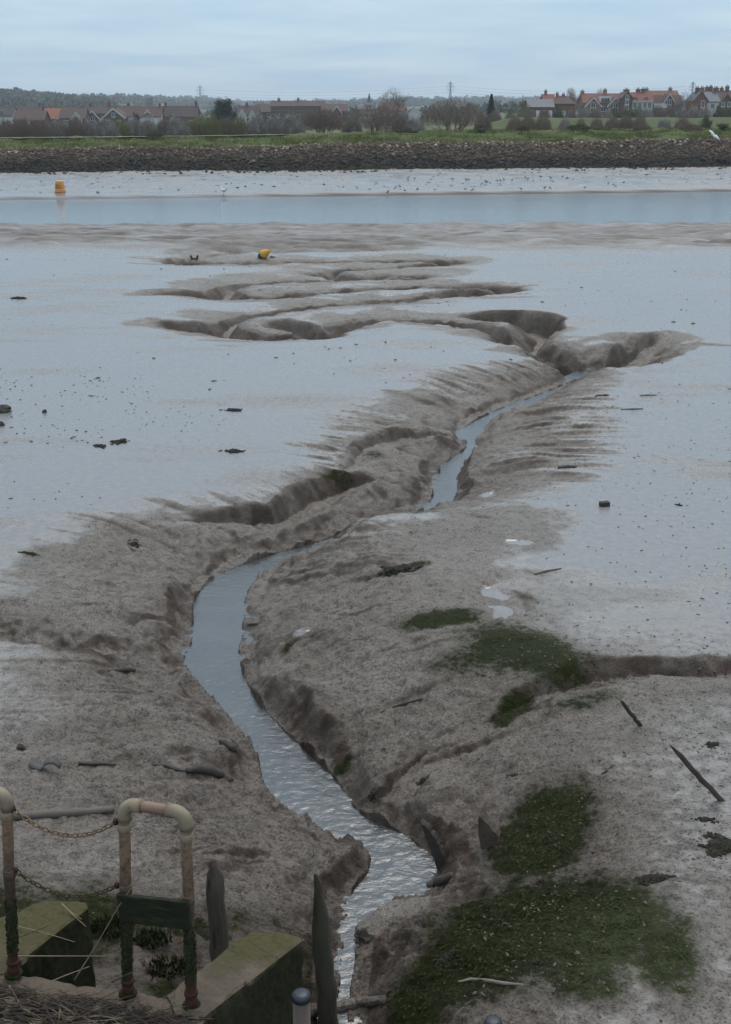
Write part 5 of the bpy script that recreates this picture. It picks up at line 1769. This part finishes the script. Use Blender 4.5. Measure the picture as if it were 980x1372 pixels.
def log(pts, rads, label, seed, mat, name='driftwood', cat='driftwood', flat=1.0, n=9, lift=.3, wob=.14):
    """lying timber following photo points on the mud"""
    rr = random.Random(seed)
    P = [hit(*p) for p in pts]; k = ppm(P[0])
    R_ = [r / k for r in rads]
    Q = [p + Vector((0, 0, r * lift)) for p, r in zip(P, R_)]
    # resample for a rough surface
    out, ro = [], []
    for i in range(len(Q) - 1):
        for j in range(4):
            t = j / 4
            out.append(Q[i].lerp(Q[i + 1], t)); ro.append(R_[i] * (1 - t) + R_[i + 1] * t)
    out.append(Q[-1]); ro.append(R_[-1])
    o = out[0].copy()
    mb = MB(); mb.tube([p - o for p in out], [max(.002, r) for r in ro], n, True, wob, rr, flat)
    return mb.build(name, mat, None, True, label=label, cat=cat, loc=o)


log([(14, 1096), (60, 1093), (110, 1090), (152, 1087)], [6, 6, 5.5, 5], 'long grey pole lying on the mud behind the left chain', 1, M('grey_pole', (.13, .105, .088), (.085, .068, .056), 6, .8, .5, .008, stretch=(.3, 1, 1)), 'wooden_pole', 'pole')
log([(250, 1035), (266, 1033), (286, 1036), (302, 1042), (310, 1048)], [3, 6, 7, 6.5, 4], 'dark curved driftwood branch with a bluish gap below, near the creek bend', 2, m_wethull)
log([(106, 1025), (122, 1025), (140, 1025), (156, 1026)], [3.4, 4, 3, 1.2], 'thin flat driftwood piece between the curled scrap and the curved branch', 3, m_wethull, flat=.6)
log([(203, 1025), (222, 1027), (236, 1031), (250, 1034)], [1.6, 3, 3, 2], 'short pointed driftwood sliver touching the curved dark branch', 4, m_wethull, flat=.6)
log([(145, 900), (160, 899), (174, 898), (182, 900)], [1.5, 3, 4, 2.5], 'small brown log on the left mud below the gully', 5, m_wethull)
log([(295, 993), (302, 998), (311, 1004), (317, 1008)], [2, 4.5, 5, 2.5], 'short dark log sunk in the left bank of the creek', 6, m_wethull)
log([(414, 1358), (445, 1354), (480, 1349), (516, 1342)], [9, 9, 8, 6], 'mud-coated log lying across the creek at the bottom edge', 7, mudm, 'fallen_log', 'log')
log([(573, 1189), (585, 1187), (598, 1181), (607, 1174)], [5, 7, 7, 4], 'short rounded dark log at the water under the slanting plank', 8, m_wethull, 'fallen_log', 'log')
log([(614, 1317), (632, 1314), (656, 1316), (676, 1320), (703, 1321)], [1.4, 2.2, 2.6, 2.6, 1.2], 'thin pale crooked branch lying on the large algae patch', 9, M('pale_driftwood', (.20, .165, .13), (.13, .105, .08), 12, .8, .5, .004), 'driftwood_branch', 'branch')
log([(510, 956), (530, 948), (548, 942), (566, 938)], [1.0, 1.4, 1.8, 1.4], 'thin dark branch on the right mound left of the green stain', 10, m_wethull, 'driftwood_branch', 'branch')
log([(716, 770), (732, 766), (752, 762)], [1.2, 2.4, 1.4], 'small flat plank on the wet flat at right of the puddles', 11, m_wethull, 'plank', 'plank', flat=.5)
log([(832, 549), (848, 549), (862, 548)], [.8, 1.3, .7], 'thin dark stick on the far wet flat, nearer of two', 12, m_wethull, 'stick', 'stick')
log([(858, 531), (868, 530), (880, 530)], [.8, 1.2, .7], 'thin dark stick on the far wet flat, farther of two', 13, m_wethull, 'stick', 'stick')
log([(806, 1040), (813, 1034), (821, 1026)], [.8, 1.6, 1.0], 'little dark forked twig on the mud left of the long stake', 14, m_wethull, 'stick', 'stick')
log([(748, 628), (760, 627), (772, 626)], [2, 4, 2], 'dark mud-covered timber end on the right creek bank', 15, m_wethull, 'driftwood', 'driftwood')
log([(325, 838), (336, 837), (346, 836)], [1.0, 2.0, 1.2], 'small dark stick at the right water edge of the creek', 16, m_wethull, 'stick', 'stick')

# overhanging sod beside the stream: an undercut mud-caked log
pa = on_z(486, 1250, -.40); pb = on_z(574, 1206, -.38); pm = (pa + pb) / 2
from mathutils import noise as mnoise
mb = MB(); nu, nv = 40, 26; dl = pb - pa; an = math.atan2(dl.y, dl.x); Rz = Matrix.Rotation(an, 3, 'Z')
for j in range(nv + 1):
    for i in range(nu):
        th = PI * j / nv; la = 2 * PI * i / nu
        v = Vector((math.cos(th) * dl.length * .56, math.sin(th) * math.cos(la) * .13, math.sin(th) * math.sin(la) * .085 - .02))
        v *= 1 + .22 * mnoise.noise(v * 7) + .12 * mnoise.noise(v * 19)
        v.z += .03 * mnoise.noise(v * 11)
        mb.v.append(tuple(Rz @ v))
for j in range(nv):
    for i in range(nu):
        mb.f.append((j * nu + i, (j + 1) * nu + i, (j + 1) * nu + (i + 1) % nu, j * nu + (i + 1) % nu))
mb.build('sunken_log', mudm, None, True, label='mud-caked log overhanging the stream beside the algae bank', cat='log', loc=pm)
wrack(562, 1206, 34, 14, 'dark weed draped over the end of the mud-caked log', 5, 110) if False else None

# curled scrap and loose stones
def curl(px, py, label):
    c_ = hit(px, py); k = ppm(c_)
    mb = MB(); vs = []; n = 16; L = 42 / k; wd = .10
    for t in (0, 1):
        for i in range(n + 1):
            s = i / n
            x = (s - .5) * L; z = .012 + .055 * max(0, math.sin((s - .38) * PI * 1.5)) - .02 * math.sin(s * PI) * (s < .5) + .03 * (1 - s) ** 3
            y = (-.05 if t == 0 else .06) * (1 - .5 * s) - .03 * s
            vs.append((x, y, z + .012 * t))
    m = n + 1
    top = [(v[0], v[1], v[2] + .012) for v in vs]
    fs = [(i, i + 1, m + i + 1, m + i) for i in range(n)]; o_ = len(vs)
    fs2 = [(o_ + m + i, o_ + m + i + 1, o_ + i + 1, o_ + i) for i in range(n)]
    edge = [(o_ + i, o_ + i + 1, i + 1, i) for i in range(n)] + [(m + i, m + i + 1, o_ + m + i + 1, o_ + m + i) for i in range(n)]
    edge += [(0, m, o_ + m, o_), (n, o_ + n, o_ + m + n, m + n)]
    mb.add(vs + top, fs + fs2 + edge)
    return mb.build('rubber_scrap', M('muddy_rubber', (.085, .075, .068), (.045, .040, .036), 12, .55, .4, .006), None, True, label=label, cat='scrap', loc=c_)


curl(62, 1030, 'curled grey rubber scrap half sunk in the left mud')


def rock(px, py, w, h, label, seed, mat, name='stone', cat='stone', dep=.8, rough=.3):
    c_ = hit(px, py); k = ppm(c_); mb = MB()
    mb.blob((0, 0, h / k * .12), (w / k / 2, w / k / 2 * dep, h / k * .62), seed, rough, 11, 7)
    return mb.build(name, mat, None, False, label=label, cat=cat, loc=c_)


m_stone = M('dark_stone', (.062, .052, .044), (.030, .026, .022), 14, .8, .7, .008)
rock(28, 1004, 12, 9, 'small dark stone left of the curled rubber scrap', 1, m_stone)
rock(3, 552, 26, 12, 'large dark muddy boulder cut by the left picture edge', 2, m_stone, 'boulder', 'boulder')
rock(2, 570, 9, 7, 'small reddish-dark stone below the boulder at the left edge', 3, m_stone)
rock(60, 553, 7, 5, 'small dark stone on the flat right of the left-edge boulder', 4, m_stone)
rock(340, 762, 6, 4, 'small dark stone on the left bank at the creek narrows', 5, m_stone)
c_ = hit(810, 678); k = ppm(c_); mb = MB(); mb.box((0, 0, .02), (13 / k, 8 / k, .075), Matrix.Rotation(.2, 3, 'Z'))
mb.build('brick', M('muddy_brick', (.06, .045, .036), (.03, .025, .021), 10, .85, .6, .006), None, bevel=.006, label='single dark block lying on the wet flat at right', cat='brick', loc=c_)

# ---- bladder wrack clumps
m_weed = M('wrack', (.026, .023, .012), (.010, .009, .006), 26, .75, .5, .004, spec=.2)


def wrack(px, py, w, h, label, seed, n=90, group='seaweed clumps on the mud'):
    c_ = hit(px, py); k = ppm(c_); rr = random.Random(seed); mb = MB()
    W_ = w / k / 2; D_ = h / k / 2 / max(.25, (CAMZ / c_.length)) * .8
    for i in range(n):
        a = rr.uniform(0, 2 * PI); q = min(1.0, abs(rr.gauss(0, .5))) * (1 + .45 * math.sin(a * 2 + seed) + .3 * math.sin(a * 5 + seed * 2))
        x, y = math.cos(a) * q * W_, math.sin(a) * q * D_
        s = rr.uniform(.6, 1.2) * W_ * .16
        hgt = max(0, 1 - q * q) * W_ * .10
        R_ = Matrix.Rotation(rr.uniform(0, 6.3), 3, 'Z') @ Matrix.Rotation(rr.uniform(-.6, .6), 3, 'X')
        mb.blob((x, y, hgt * rr.uniform(0, 1) + zat(c_.x + x, c_.y + y) - c_.z + .002), (s * 1.5, s * .8, s * .45), seed * 100 + i, .35, 6, 4, R_)
    return mb.build('seaweed_clump', m_weed, None, False, label=label, cat='seaweed', group=group, loc=c_)


for px, py, w, h, lab in [(25, 400, 26, 4, 'flat dark seaweed clump far out at the left edge'),
                          (313, 550, 24, 6, 'seaweed clump on the left flat, the upper of the two nearest the creek'),
                          (315, 605, 26, 7, 'seaweed clump on the left flat, the lower of the two nearest the creek'),
                          (161, 592, 26, 7, 'larger seaweed clump of the close pair on the left flat'),
                          (134, 598, 20, 6, 'smaller seaweed clump of the close pair on the left flat'),
                          (809, 530, 16, 5, 'small seaweed clump on the far right flat by the two sticks'),
                          (180, 729, 20, 10, 'dark seaweed tuft on the drained mud left of the creek bend'),
                          (532, 764, 42, 16, 'long dark seaweed heap on the crown of the right mound'),
                          (968, 1136, 62, 34, 'largest seaweed clump, at the right edge below the long stake'),
                          (876, 1178, 48, 14, 'seaweed clump on the near right mud above the big algae patch'),
                          (946, 1099, 24, 11, 'small seaweed clump just below the foot of the long stake'),
                          (598, 1284, 30, 20, 'dark seaweed clump on the left part of the big algae patch'),
                          (718, 1290, 22, 9, 'little seaweed clump in the middle of the big algae patch'),
                          (955, 998, 22, 9, 'small seaweed tuft beside the top of the long stake'),
                          (40, 742, 22, 7, 'sparse dark weed tuft near the left edge on drained mud'),
                          (500, 1068, 22, 10, 'wet dark weed tuft on the right bank of the stream'),
                          (276, 850, 10, 5, 'tiny dark weed tuft on the left bank at the wide water'),
                          (565, 1050, 14, 6, 'small weed tuft low on the right slope by the stream'),
                          (910, 677, 10, 4, 'tiny weed tuft on the wet flat right of the block'),
                          (688, 1040, 16, 6, 'small weed tuft on the slope above the split stump'),
                          (774, 945, 12, 5, 'tiny weed tuft at the lip of the right gully')]:
    wrack(px, py, w, h, lab, int(px + py), 120 if w < 30 else 160 if w < 40 else 260)

# ---- capped poles
m_cap = M('blue_black_cap', (.016, .021, .029), (.010, .013, .019), 20, .45, .2, .002, spec=.4)
m_pale = M('weathered_pale_wood', (.13, .10, .08), (.08, .06, .048), 9, .85, .7, .005, stretch=(1, 1, .12), c3=(.07, .055, .045), s3=16)
m_redw = M('red_brown_pole', (.13, .055, .035), (.08, .035, .024), 9, .8, .6, .005, stretch=(1, 1, .12))
for px, py, Y, w, mat, lab in ((404, 1333, 4.05, .073, m_pale, 'pale weathered pole with a blue-black cap in front of the stub wall'),
                               (661, 1369, 4.0, .068, m_redw, 'red-brown pole with a blue-black cap at the bottom edge')):
    tp = at_y(px, py, Y); root = empty('mooring_pole', (tp.x, Y, -.3), lab, 'pole')
    mb = MB(); h_ = tp.z + .3
    mb.tube([(0, 0, -.4), (0, 0, h_ * .5), (0, 0, h_ - .012)], [w / 2 * 1.03, w / 2, w / 2], 18); mb.build('shaft', mat, root, True)
    mb = MB(); mb.lathe([(w / 2 * 1.10, h_ - .020), (w / 2 * 1.12, h_ - .004), (w / 2 * 1.0, h_ + .006), (w / 2 * .6, h_ + .011)], 18); mb.build('cap', m_cap, root, True)

# ---- dead reeds heaped on the quay
m_reed = M('dead_reed', (.075, .055, .040), (.040, .030, .024), 3, .85, 0, c3=(.19, .145, .095), s3=14, thr3=(.52, .62))
m_reedp = M('pale_reed', (.24, .185, .12), (.17, .125, .08), 5, .8, 0)
rr = random.Random(12); mb = MB()
for i in range(2300):
    px = rr.uniform(-60, 262) if i < 1500 else rr.uniform(-420, -60); u = (px + 60) / 322
    top = 1312 + 34 * max(0, (px - 20) / 240) + 6
    py = top + 14 + (1420 - top) * rr.random()
    if px > 190 and rr.random() < (px - 190) / 90: continue
    c_ = on_z(px, py, ZL); a = rr.gauss(-.12, .38); L = rr.uniform(.06, .28)
    z = ZL + .008 + rr.random() * .075 * (1 - max(0, (px - 120) / 150)) * min(1, (py - top) / 30)
    d = Vector((math.cos(a), math.sin(a), rr.gauss(0, .12))) * L / 2; m = Vector((c_.x, c_.y, z)); bend = Vector((rr.gauss(0, .012), rr.gauss(0, .012), rr.gauss(0, .008)))
    r_ = rr.uniform(.0016, .0038)
    mb.tube([m - d, m + bend, m + d], [r_, r_, r_ * .6], 4, False)
mb.build('dead_reeds', m_reed, None, False, kind='stuff')


def reed(pts, r, label, mat=m_reedp):
    P = [at_y(px, py, Y) for px, py, Y in pts]; o = P[0].copy()
    mb = MB(); out = []
    for i in range(len(P) - 1):
        for j in range(5): out.append(P[i].lerp(P[i + 1], j / 5))
    out.append(P[-1])
    mb.tube([p - o for p in out], [r * (1 - .5 * i / len(out)) for i in range(len(out))], 5)
    return mb.build('reed_stalk', mat, None, True, label=label, cat='reed stalk', group='loose dead reed stalks by the handrail', loc=o)


Yl = P1.y
reed([(100, 1313, Yl + .02), (130, 1265, Yl + .02), (160, 1213, Yl - .05), (186, 1176, Yl - .05), (215, 1144, Yl - .02)], .0030, 'long thin stalk slanting up across the handrail board')
reed([(8, 1281, P0.y + .1), (70, 1281, P0.y + .1), (142, 1281, P0.y + .1)], .0032, 'straight pale stalk lying level between the two handrails')
reed([(20, 1240, P0.y + .3), (60, 1250, P0.y + .28), (100, 1262, P0.y + .2)], .0028, 'pale stalk on the left stub wall slanting down to the right')
reed([(83, 1211, P0.y + .45), (100, 1228, P0.y + .4), (116, 1242, P0.y + .4)], .0045, 'short thick pale stalk on the end of the left stub wall')
reed([(84, 1212, P0.y + .45), (94, 1221, P0.y + .42), (110, 1232, P0.y + .4)], .0030, 'short thin pale stalk beside the thick one on the left stub wall', m_reedp)
reed([(52, 1322, P0.y), (88, 1307, P0.y + .02), (120, 1295, P0.y + .03)], .0035, 'stalk rising from the reed heap right of the left post')
reed([(150, 1316, Yl), (170, 1306, Yl - .06), (190, 1297, Yl - .06)], .0040, 'stalk leaning on the foot of the middle post', m_reed)
reed([(25, 1222, P0.y + .2), (38, 1208, P0.y + .2), (50, 1199, P0.y + .2)], .0030, 'dark stalk poking up beside the left post', m_reed)
reed([(8, 1263, P0.y + .1), (36, 1252, P0.y + .1), (66, 1240, P0.y + .1)], .0030, 'dark stalk on the left stub wall slanting up to the right', m_reed)
reed([(216, 1232, Yl + .55), (226, 1260, Yl + .5), (240, 1284, Yl + .4)], .0035, 'thin dead stem hanging in the gap behind the hoop', m_reed)
reed([(578, 1385, 4.3), (590, 1355, 4.3), (597, 1330, 4.3)], .001, 'thin red stem sprouting at the bottom beside the mud log', m_reed) if False else None

# weeds in the pit behind the hoop
rr = random.Random(5)
def weed_tuft(px, py, w, n, label, seed):
    c_ = hit(px, py); k = ppm(c_); rr = random.Random(seed); mb = MB(); W_ = w / k / 2
    for i in range(n):
        a = rr.uniform(0, 6.3); q = math.sqrt(rr.random()) * W_
        p = Vector((math.cos(a) * q, math.sin(a) * q * .7, 0)); d = Vector((rr.gauss(0, .5), rr.gauss(0, .5), 1)).normalized() * rr.uniform(.02, .07)
        s = Vector((rr.gauss(0, 1), rr.gauss(0, 1), 0)).normalized() * .005
        mb.add([p - s, p + s, p + d * .6 + s * 1.5, p + d, p + d * .6 - s * 1.5], [(0, 1, 2, 3, 4)])
    return mb.build('weed_tuft', m_moss, None, False, label=label, cat='weed', group='green weed tufts behind the handrail', loc=c_)


weed_tuft(150, 1245, 60, 260, 'green weed tuft in the pit left of the hoop post', 1)
weed_tuft(205, 1262, 50, 220, 'green weed tuft in the pit framed by the hoop', 2)
weed_tuft(222, 1300, 60, 260, 'green weed tuft low in the pit beside the stub wall', 3)

# ================================================================== BUOYS AND BIRDS
m_or = M('orange_buoy_paint', (.62, .25, .060), (.50, .20, .055), 3, .5, .1, .01, c3=(.40, .20, .10), s3=2)
m_orp = M('pale_orange_top', (.66, .40, .20), (.55, .32, .16), 3, .6, .1, .01)
m_dk = M('dark_lettering', (.06, .03, .015), (.04, .02, .012), 3, .7, 0)
c_ = hit(81, 257.5); k = ppm(c_)
W_, H_ = 14.5 / k, 15.5 / k
root = empty('can_buoy', c_, 'orange can buoy with dark markings on the far mud at left', 'buoy', None, .3)
mb = MB(); mb.lathe([(W_ * .40, -.08), (W_ * .50, 0), (W_ * .52, H_ * .12), (W_ * .47, H_ * .16), (W_ * .44, H_ * .5), (W_ * .40, H_ * .80), (W_ * .36, H_ * .84)], 20)
mb.build('float_body', m_or, root, True)
mb = MB(); mb.lathe([(W_ * .37, H_ * .84), (W_ * .37, H_ * .93), (W_ * .30, H_ * .98), (W_ * .1, H_ * 1.0)], 20); tpo = mb.build('top_cap', m_orp, root, True)
mb = MB(); mb.tube([(-.06, 0, H_), (-.06, 0, H_ + .07), (.06, 0, H_ + .07), (.06, 0, H_)], .014, 6); mb.build('lifting_ring', m_dk, tpo)
# block marks standing on the drum: two short rows as in the photo
for row, zc, n_ in ((0, .60, 4), (1, .40, 5)):
    mb = MB()
    for i in range(n_):
        if (row, i) in ((0, 2),): wq = .5
        else: wq = 1
        a = -PI / 2 - .3 + (i - (n_ - 1) / 2) * .27 - .15; r_ = W_ * (.445 if row else .43) + .006
        mb.box((math.cos(a) * r_, math.sin(a) * r_, zc * H_), (.05 * wq, .02, .10), Matrix.Rotation(a + PI / 2, 3, 'Z'))
    mb.build('marking', m_dk, root)

m_yel = M('yellow_buoy_paint', (.62, .34, .05), (.50, .26, .045), 5, .5, .1, .01)
m_grn = M('green_buoy_paint', (.010, .070, .050), (.008, .045, .032), 5, .5, .1, .01)
c_ = hit(353, 345.5); k = ppm(c_)
root = empty('cone_buoy', c_ + Vector((0, 0, 4.5 / k)), 'yellow and green buoy lying tilted on the mud by the far creek', 'buoy')
T = Matrix.Rotation(math.radians(58), 4, 'Y') @ Matrix.Rotation(.2, 4, 'X')
s = 1 / k
mb = MB(); mb.lathe([(5.6 * s, -2 * s), (6.2 * s, 0), (5.8 * s, 2.5 * s), (4.2 * s, 6.5 * s), (2.4 * s, 9.5 * s), (1.6 * s, 10.5 * s)], 18, T); mb.build('yellow_body', m_yel, root, True)
mb = MB(); mb.lathe([(2.2 * s, -7.5 * s), (4.2 * s, -5.5 * s), (5.6 * s, -2.2 * s)], 18, T); mb.build('green_base', m_grn, root, True)
mb = MB(); mb.tube([T @ Vector((1.6 * s, 0, 9 * s)), T @ Vector((2.2 * s, 0, 12 * s)), T @ Vector((-1.0 * s, 0, 12.6 * s)), T @ Vector((-1.6 * s, 0, 9.5 * s))], .7 * s, 6); mb.build('lifting_ring', m_yel, root)
mb = MB(); p2 = hit(365, 344.5) - root.location; mb.blob(p2, (4 * s, .1, 1.2 * s), 3, .4); mb.build('mooring_rope', m_dk, root)

c_ = hit(261, 347.5); k = ppm(c_); mb = MB()
for dx in (-4.2, 3.8): mb.box((dx / k, 0, 2.6 / k), (2.6 / k, .08, 5.4 / k), Matrix.Rotation(.08 * dx, 3, 'Y'))
mb.box((0, .02, 1.0 / k), (7.4 / k, .06, 1.4 / k), Matrix.Rotation(.05, 3, 'Y'))
mb.build('wooden_crate', m_wood, None, bevel=.01, label='small dark crate remnant stuck in the mud left of the yellow buoy', cat='crate', loc=c_)

# ---- waders on the far shore
m_bird = M('dark_plumage', (.055, .048, .042), (.030, .027, .024), 20, .8, 0)
m_birdw = M('white_plumage', (.72, .72, .72), (.60, .61, .63), 10, .7, 0)
m_wing = M('grey_wing', (.40, .42, .45), (.32, .34, .37), 10, .7, 0)
m_bill = M('horn_bill', (.20, .10, .04), (.14, .07, .03), 10, .6, 0)


def bird_body(mb, k=1.0, neck=.11):
    """standing bird facing +x, about .25 m long: trunk, neck, head and tail as one skin"""
    pts = [(-.15, 0, .155), (-.10, 0, .165), (-.03, 0, .165), (.05, 0, .175), (.09, 0, .20), (.105, 0, .20 + neck * .5), (.115, 0, .20 + neck * .8), (.135, 0, .20 + neck), (.155, 0, .20 + neck)]
    rad = [.012, .035, .058, .055, .036, .024, .026, .030, .010]
    mb.tube([Vector(p) * k for p in pts], [r * k for r in rad], 9)


wp = empty('wading_bird', (0, 0, 0)); tag(wp, None, 'bird')
mb = MB(); bird_body(mb); mb.build('body', m_bird, wp, True)
for sy in (-1, 1):
    mb = MB(); mb.tube([(0, sy * .02, .13), (-.01, sy * .02, .07), (.0, sy * .02, 0), (.035, sy * .02, 0)], [.006, .005, .005, .004], 5); mb.build('leg', m_bill, wp)
mb = MB(); mb.tube([(.15, 0, .31), (.22, 0, .29)], [.007, .003], 5); mb.build('bill', m_bill, wp)
z2 = lambda x, y: (330 + x / 2.97, 90 + y / 2.97)
z3 = lambda x, y: (650 + x / 2.97, 90 + y / 2.97)
BP = [z2(*q) for q in ((670, 447), (645, 447), (822, 452), (877, 457), (887, 454), (935, 472), (958, 464), (750, 494), (898, 494), (612, 482), (632, 499), (680, 492), (563, 501))]
BP += [z3(*q) for q in ((5, 462), (50, 460), (62, 457), (75, 454), (107, 457), (160, 447), (170, 450), (222, 442), (262, 447), (308, 442), (145, 490), (237, 487), (260, 487), (490, 470), (397, 485), (193, 457))]
rr = random.Random(3)
LBL = 'small dark wading bird feeding on the far mud beyond the river'
first = True
for px, py in BP:
    c_ = hit(px, py); sc_ = rr.uniform(.65, .95); rz = rr.choice((0, PI)) + rr.gauss(0, .6)
    if first:
        wp.location = c_; wp.rotation_euler = (0, 0, rz); wp.scale = (sc_,) * 3; tag(wp, LBL, 'bird', 'waders feeding on the far mud'); first = False
    else: dup(wp, c_, rz, (sc_,) * 3, LBL, 'waders feeding on the far mud')

c_ = hit(300, 261.5)
g_ = empty('gull', c_, 'grey and white gull standing on the far mud at the water edge', 'bird', None, 2.6)
mb = MB(); bird_body(mb, 2.0, .10); mb.build('body', m_birdw, g_, True)
mb = MB(); mb.blob((-.06, 0, .36), (.20, .13, .07), 3, .1); mb.build('wings', m_wing, g_, True)
for sy in (-1, 1):
    mb = MB(); mb.tube([(0, sy * .04, .26), (0, sy * .04, .12), (0, sy * .04, 0), (.06, sy * .04, 0)], .009, 5); mb.build('leg', m_bill, g_)
mb = MB(); mb.tube([(.30, 0, .60), (.38, 0, .58)], [.014, .005], 5); mb.build('bill', m_bill, g_)

# flying gull: seen from the side with wings spread
c_ = at_y(957, 182, 72)
g_ = empty('flying_gull', c_, 'white gull gliding in front of the stone bank at far right', 'bird')
k = ppm(c_)
mb = MB(); mb.tube([(-.20, .05, -.02), (-.12, .03, 0), (0, 0, .01), (.10, -.03, .015), (.16, -.05, .02), (.21, -.06, .012)], [.015, .04, .055, .045, .032, .008], 9); mb.build('body', m_birdw, g_, True)
for sgn in (-1, 1):
    mb = MB(); pts = [(0, 0, .03), (sgn * .16, .02, .03 - sgn * .045 + .05), (sgn * .30, .03, .02 - sgn * .085 + .045), (sgn * .44, .08, -sgn * .12)]
    V_, F_ = [], []
    for i, p in enumerate(pts):
        ch = (.10, .10, .08, .02)[i]; th = (.02, .014, .010, .004)[i]; p = Vector(p)
        V_ += [p + Vector((0, -ch, 0)), p + Vector((0, 0, th)), p + Vector((0, ch, -.01)), p + Vector((0, 0, -th))]
    for i in range(3):
        for q in range(4): F_.append((i * 4 + q, i * 4 + (q + 1) % 4, i * 4 + 4 + (q + 1) % 4, i * 4 + 4 + q))
    F_ += [(0, 1, 2, 3), (15, 14, 13, 12)]
    mb.add(V_, F_); mb.build('wing', m_birdw, g_)
g_.rotation_euler = (math.radians(48), math.radians(26), 0)

# ================================================================== LOOSE CRUMBS ON THE FLATS
def scatter(n, place, size, seed, flat=.5):
    r = np.random.default_rng(seed); P, sz = place(r, n)
    m_ = MB(); m_.blob((0, 0, 0), (1, .7, flat), 5, .3, 5, 3); pv = np.array(m_.v, np.float32); pf = np.array(m_.f, np.int32)
    k = len(pv); n = len(P)
    a = r.uniform(0, 6.28, n); c, s = np.cos(a), np.sin(a)
    q = pv[None] * (sz * r.uniform(*size, n))[:, None, None] * np.stack([r.uniform(.6, 1.8, n), np.ones(n), r.uniform(.6, 1.2, n)], 1)[:, None]
    X = q[..., 0] * c[:, None] - q[..., 1] * s[:, None]; Y = q[..., 0] * s[:, None] + q[..., 1] * c[:, None]
    V_ = np.stack([X, Y, q[..., 2]], -1) + P[:, None]
    return V_.reshape(-1, 3), (pf[None] + (np.arange(n) * k)[:, None, None]).reshape(-1, 4)


def on_mud(ur, yr, dens, thr, drop_max=.08, power=1.0):
    def f(r, n):
        y = yr[0] * (yr[1] / yr[0]) ** (r.random(n) ** power); u = r.uniform(*ur, n); x = u * y
        i = np.interp(y, ROWY, np.arange(NV)).round().astype(int); j = ((u - ULO) / (UHI - ULO) * (NU - 1)).round().astype(int)
        ok = (DROP[i, j] < drop_max) & (vnoise(x / dens, y / dens, 77) + r.uniform(-.25, .25, n) > thr) & (PUD[i, j] < .2)
        return np.stack([x, y, Z[i, j]], 1)[ok], np.ones(ok.sum())
    return f


m_crumb = M('mud_crumbs', (.15, .12, .098), (.085, .068, .056), 3, .8, 0)
Vs, Fs, o_ = [], [], 0
for n, ur, yr, dens, thr, size, seed in ((1300, (.04, .40), (8.5, 22), 1.6, .42, (.005, .020), 1), (1500, (.1, .42), (5.2, 11), .9, .4, (.004, .016), 2), (700, (-.42, -.12), (15, 25), 2.5, .50, (.006, .024), 3),
                                         (1300, (-.42, .05), (6.3, 11.5), .8, .45, (.004, .014), 4), (350, (-.4, .4), (22, 45), 5, .55, (.015, .05), 5), (150, (-.36, -.22), (18, 24), 2, .3, (.012, .035), 6)):
    V_, F_ = scatter(n, on_mud(ur, yr, dens, thr, .35 if seed in (2, 4) else .06), size, seed)
    Vs.append(V_); Fs.append(F_ + o_); o_ += len(V_)
link('mud_crumbs', mesh_np('mud_crumbs', np.concatenate(Vs), np.concatenate(Fs), m_crumb, True), kind='stuff')
# dark drift weed lying on the far shore mud
def far_mud(r, n):
    x = r.uniform(-40, 50, n); y = x * .17 + r.uniform(97, 117, n)
    z = np.interp(y - x * .17, [94.2, 104, 116, 118], [-1.0, -.72, -.42, -.35]); return np.stack([x, y, z], 1), np.ones(n)
V_, F_ = scatter(420, far_mud, (.03, .16), 9, .25)
link('drift_weed', mesh_np('drift_weed', V_, F_, scree, False), kind='stuff')
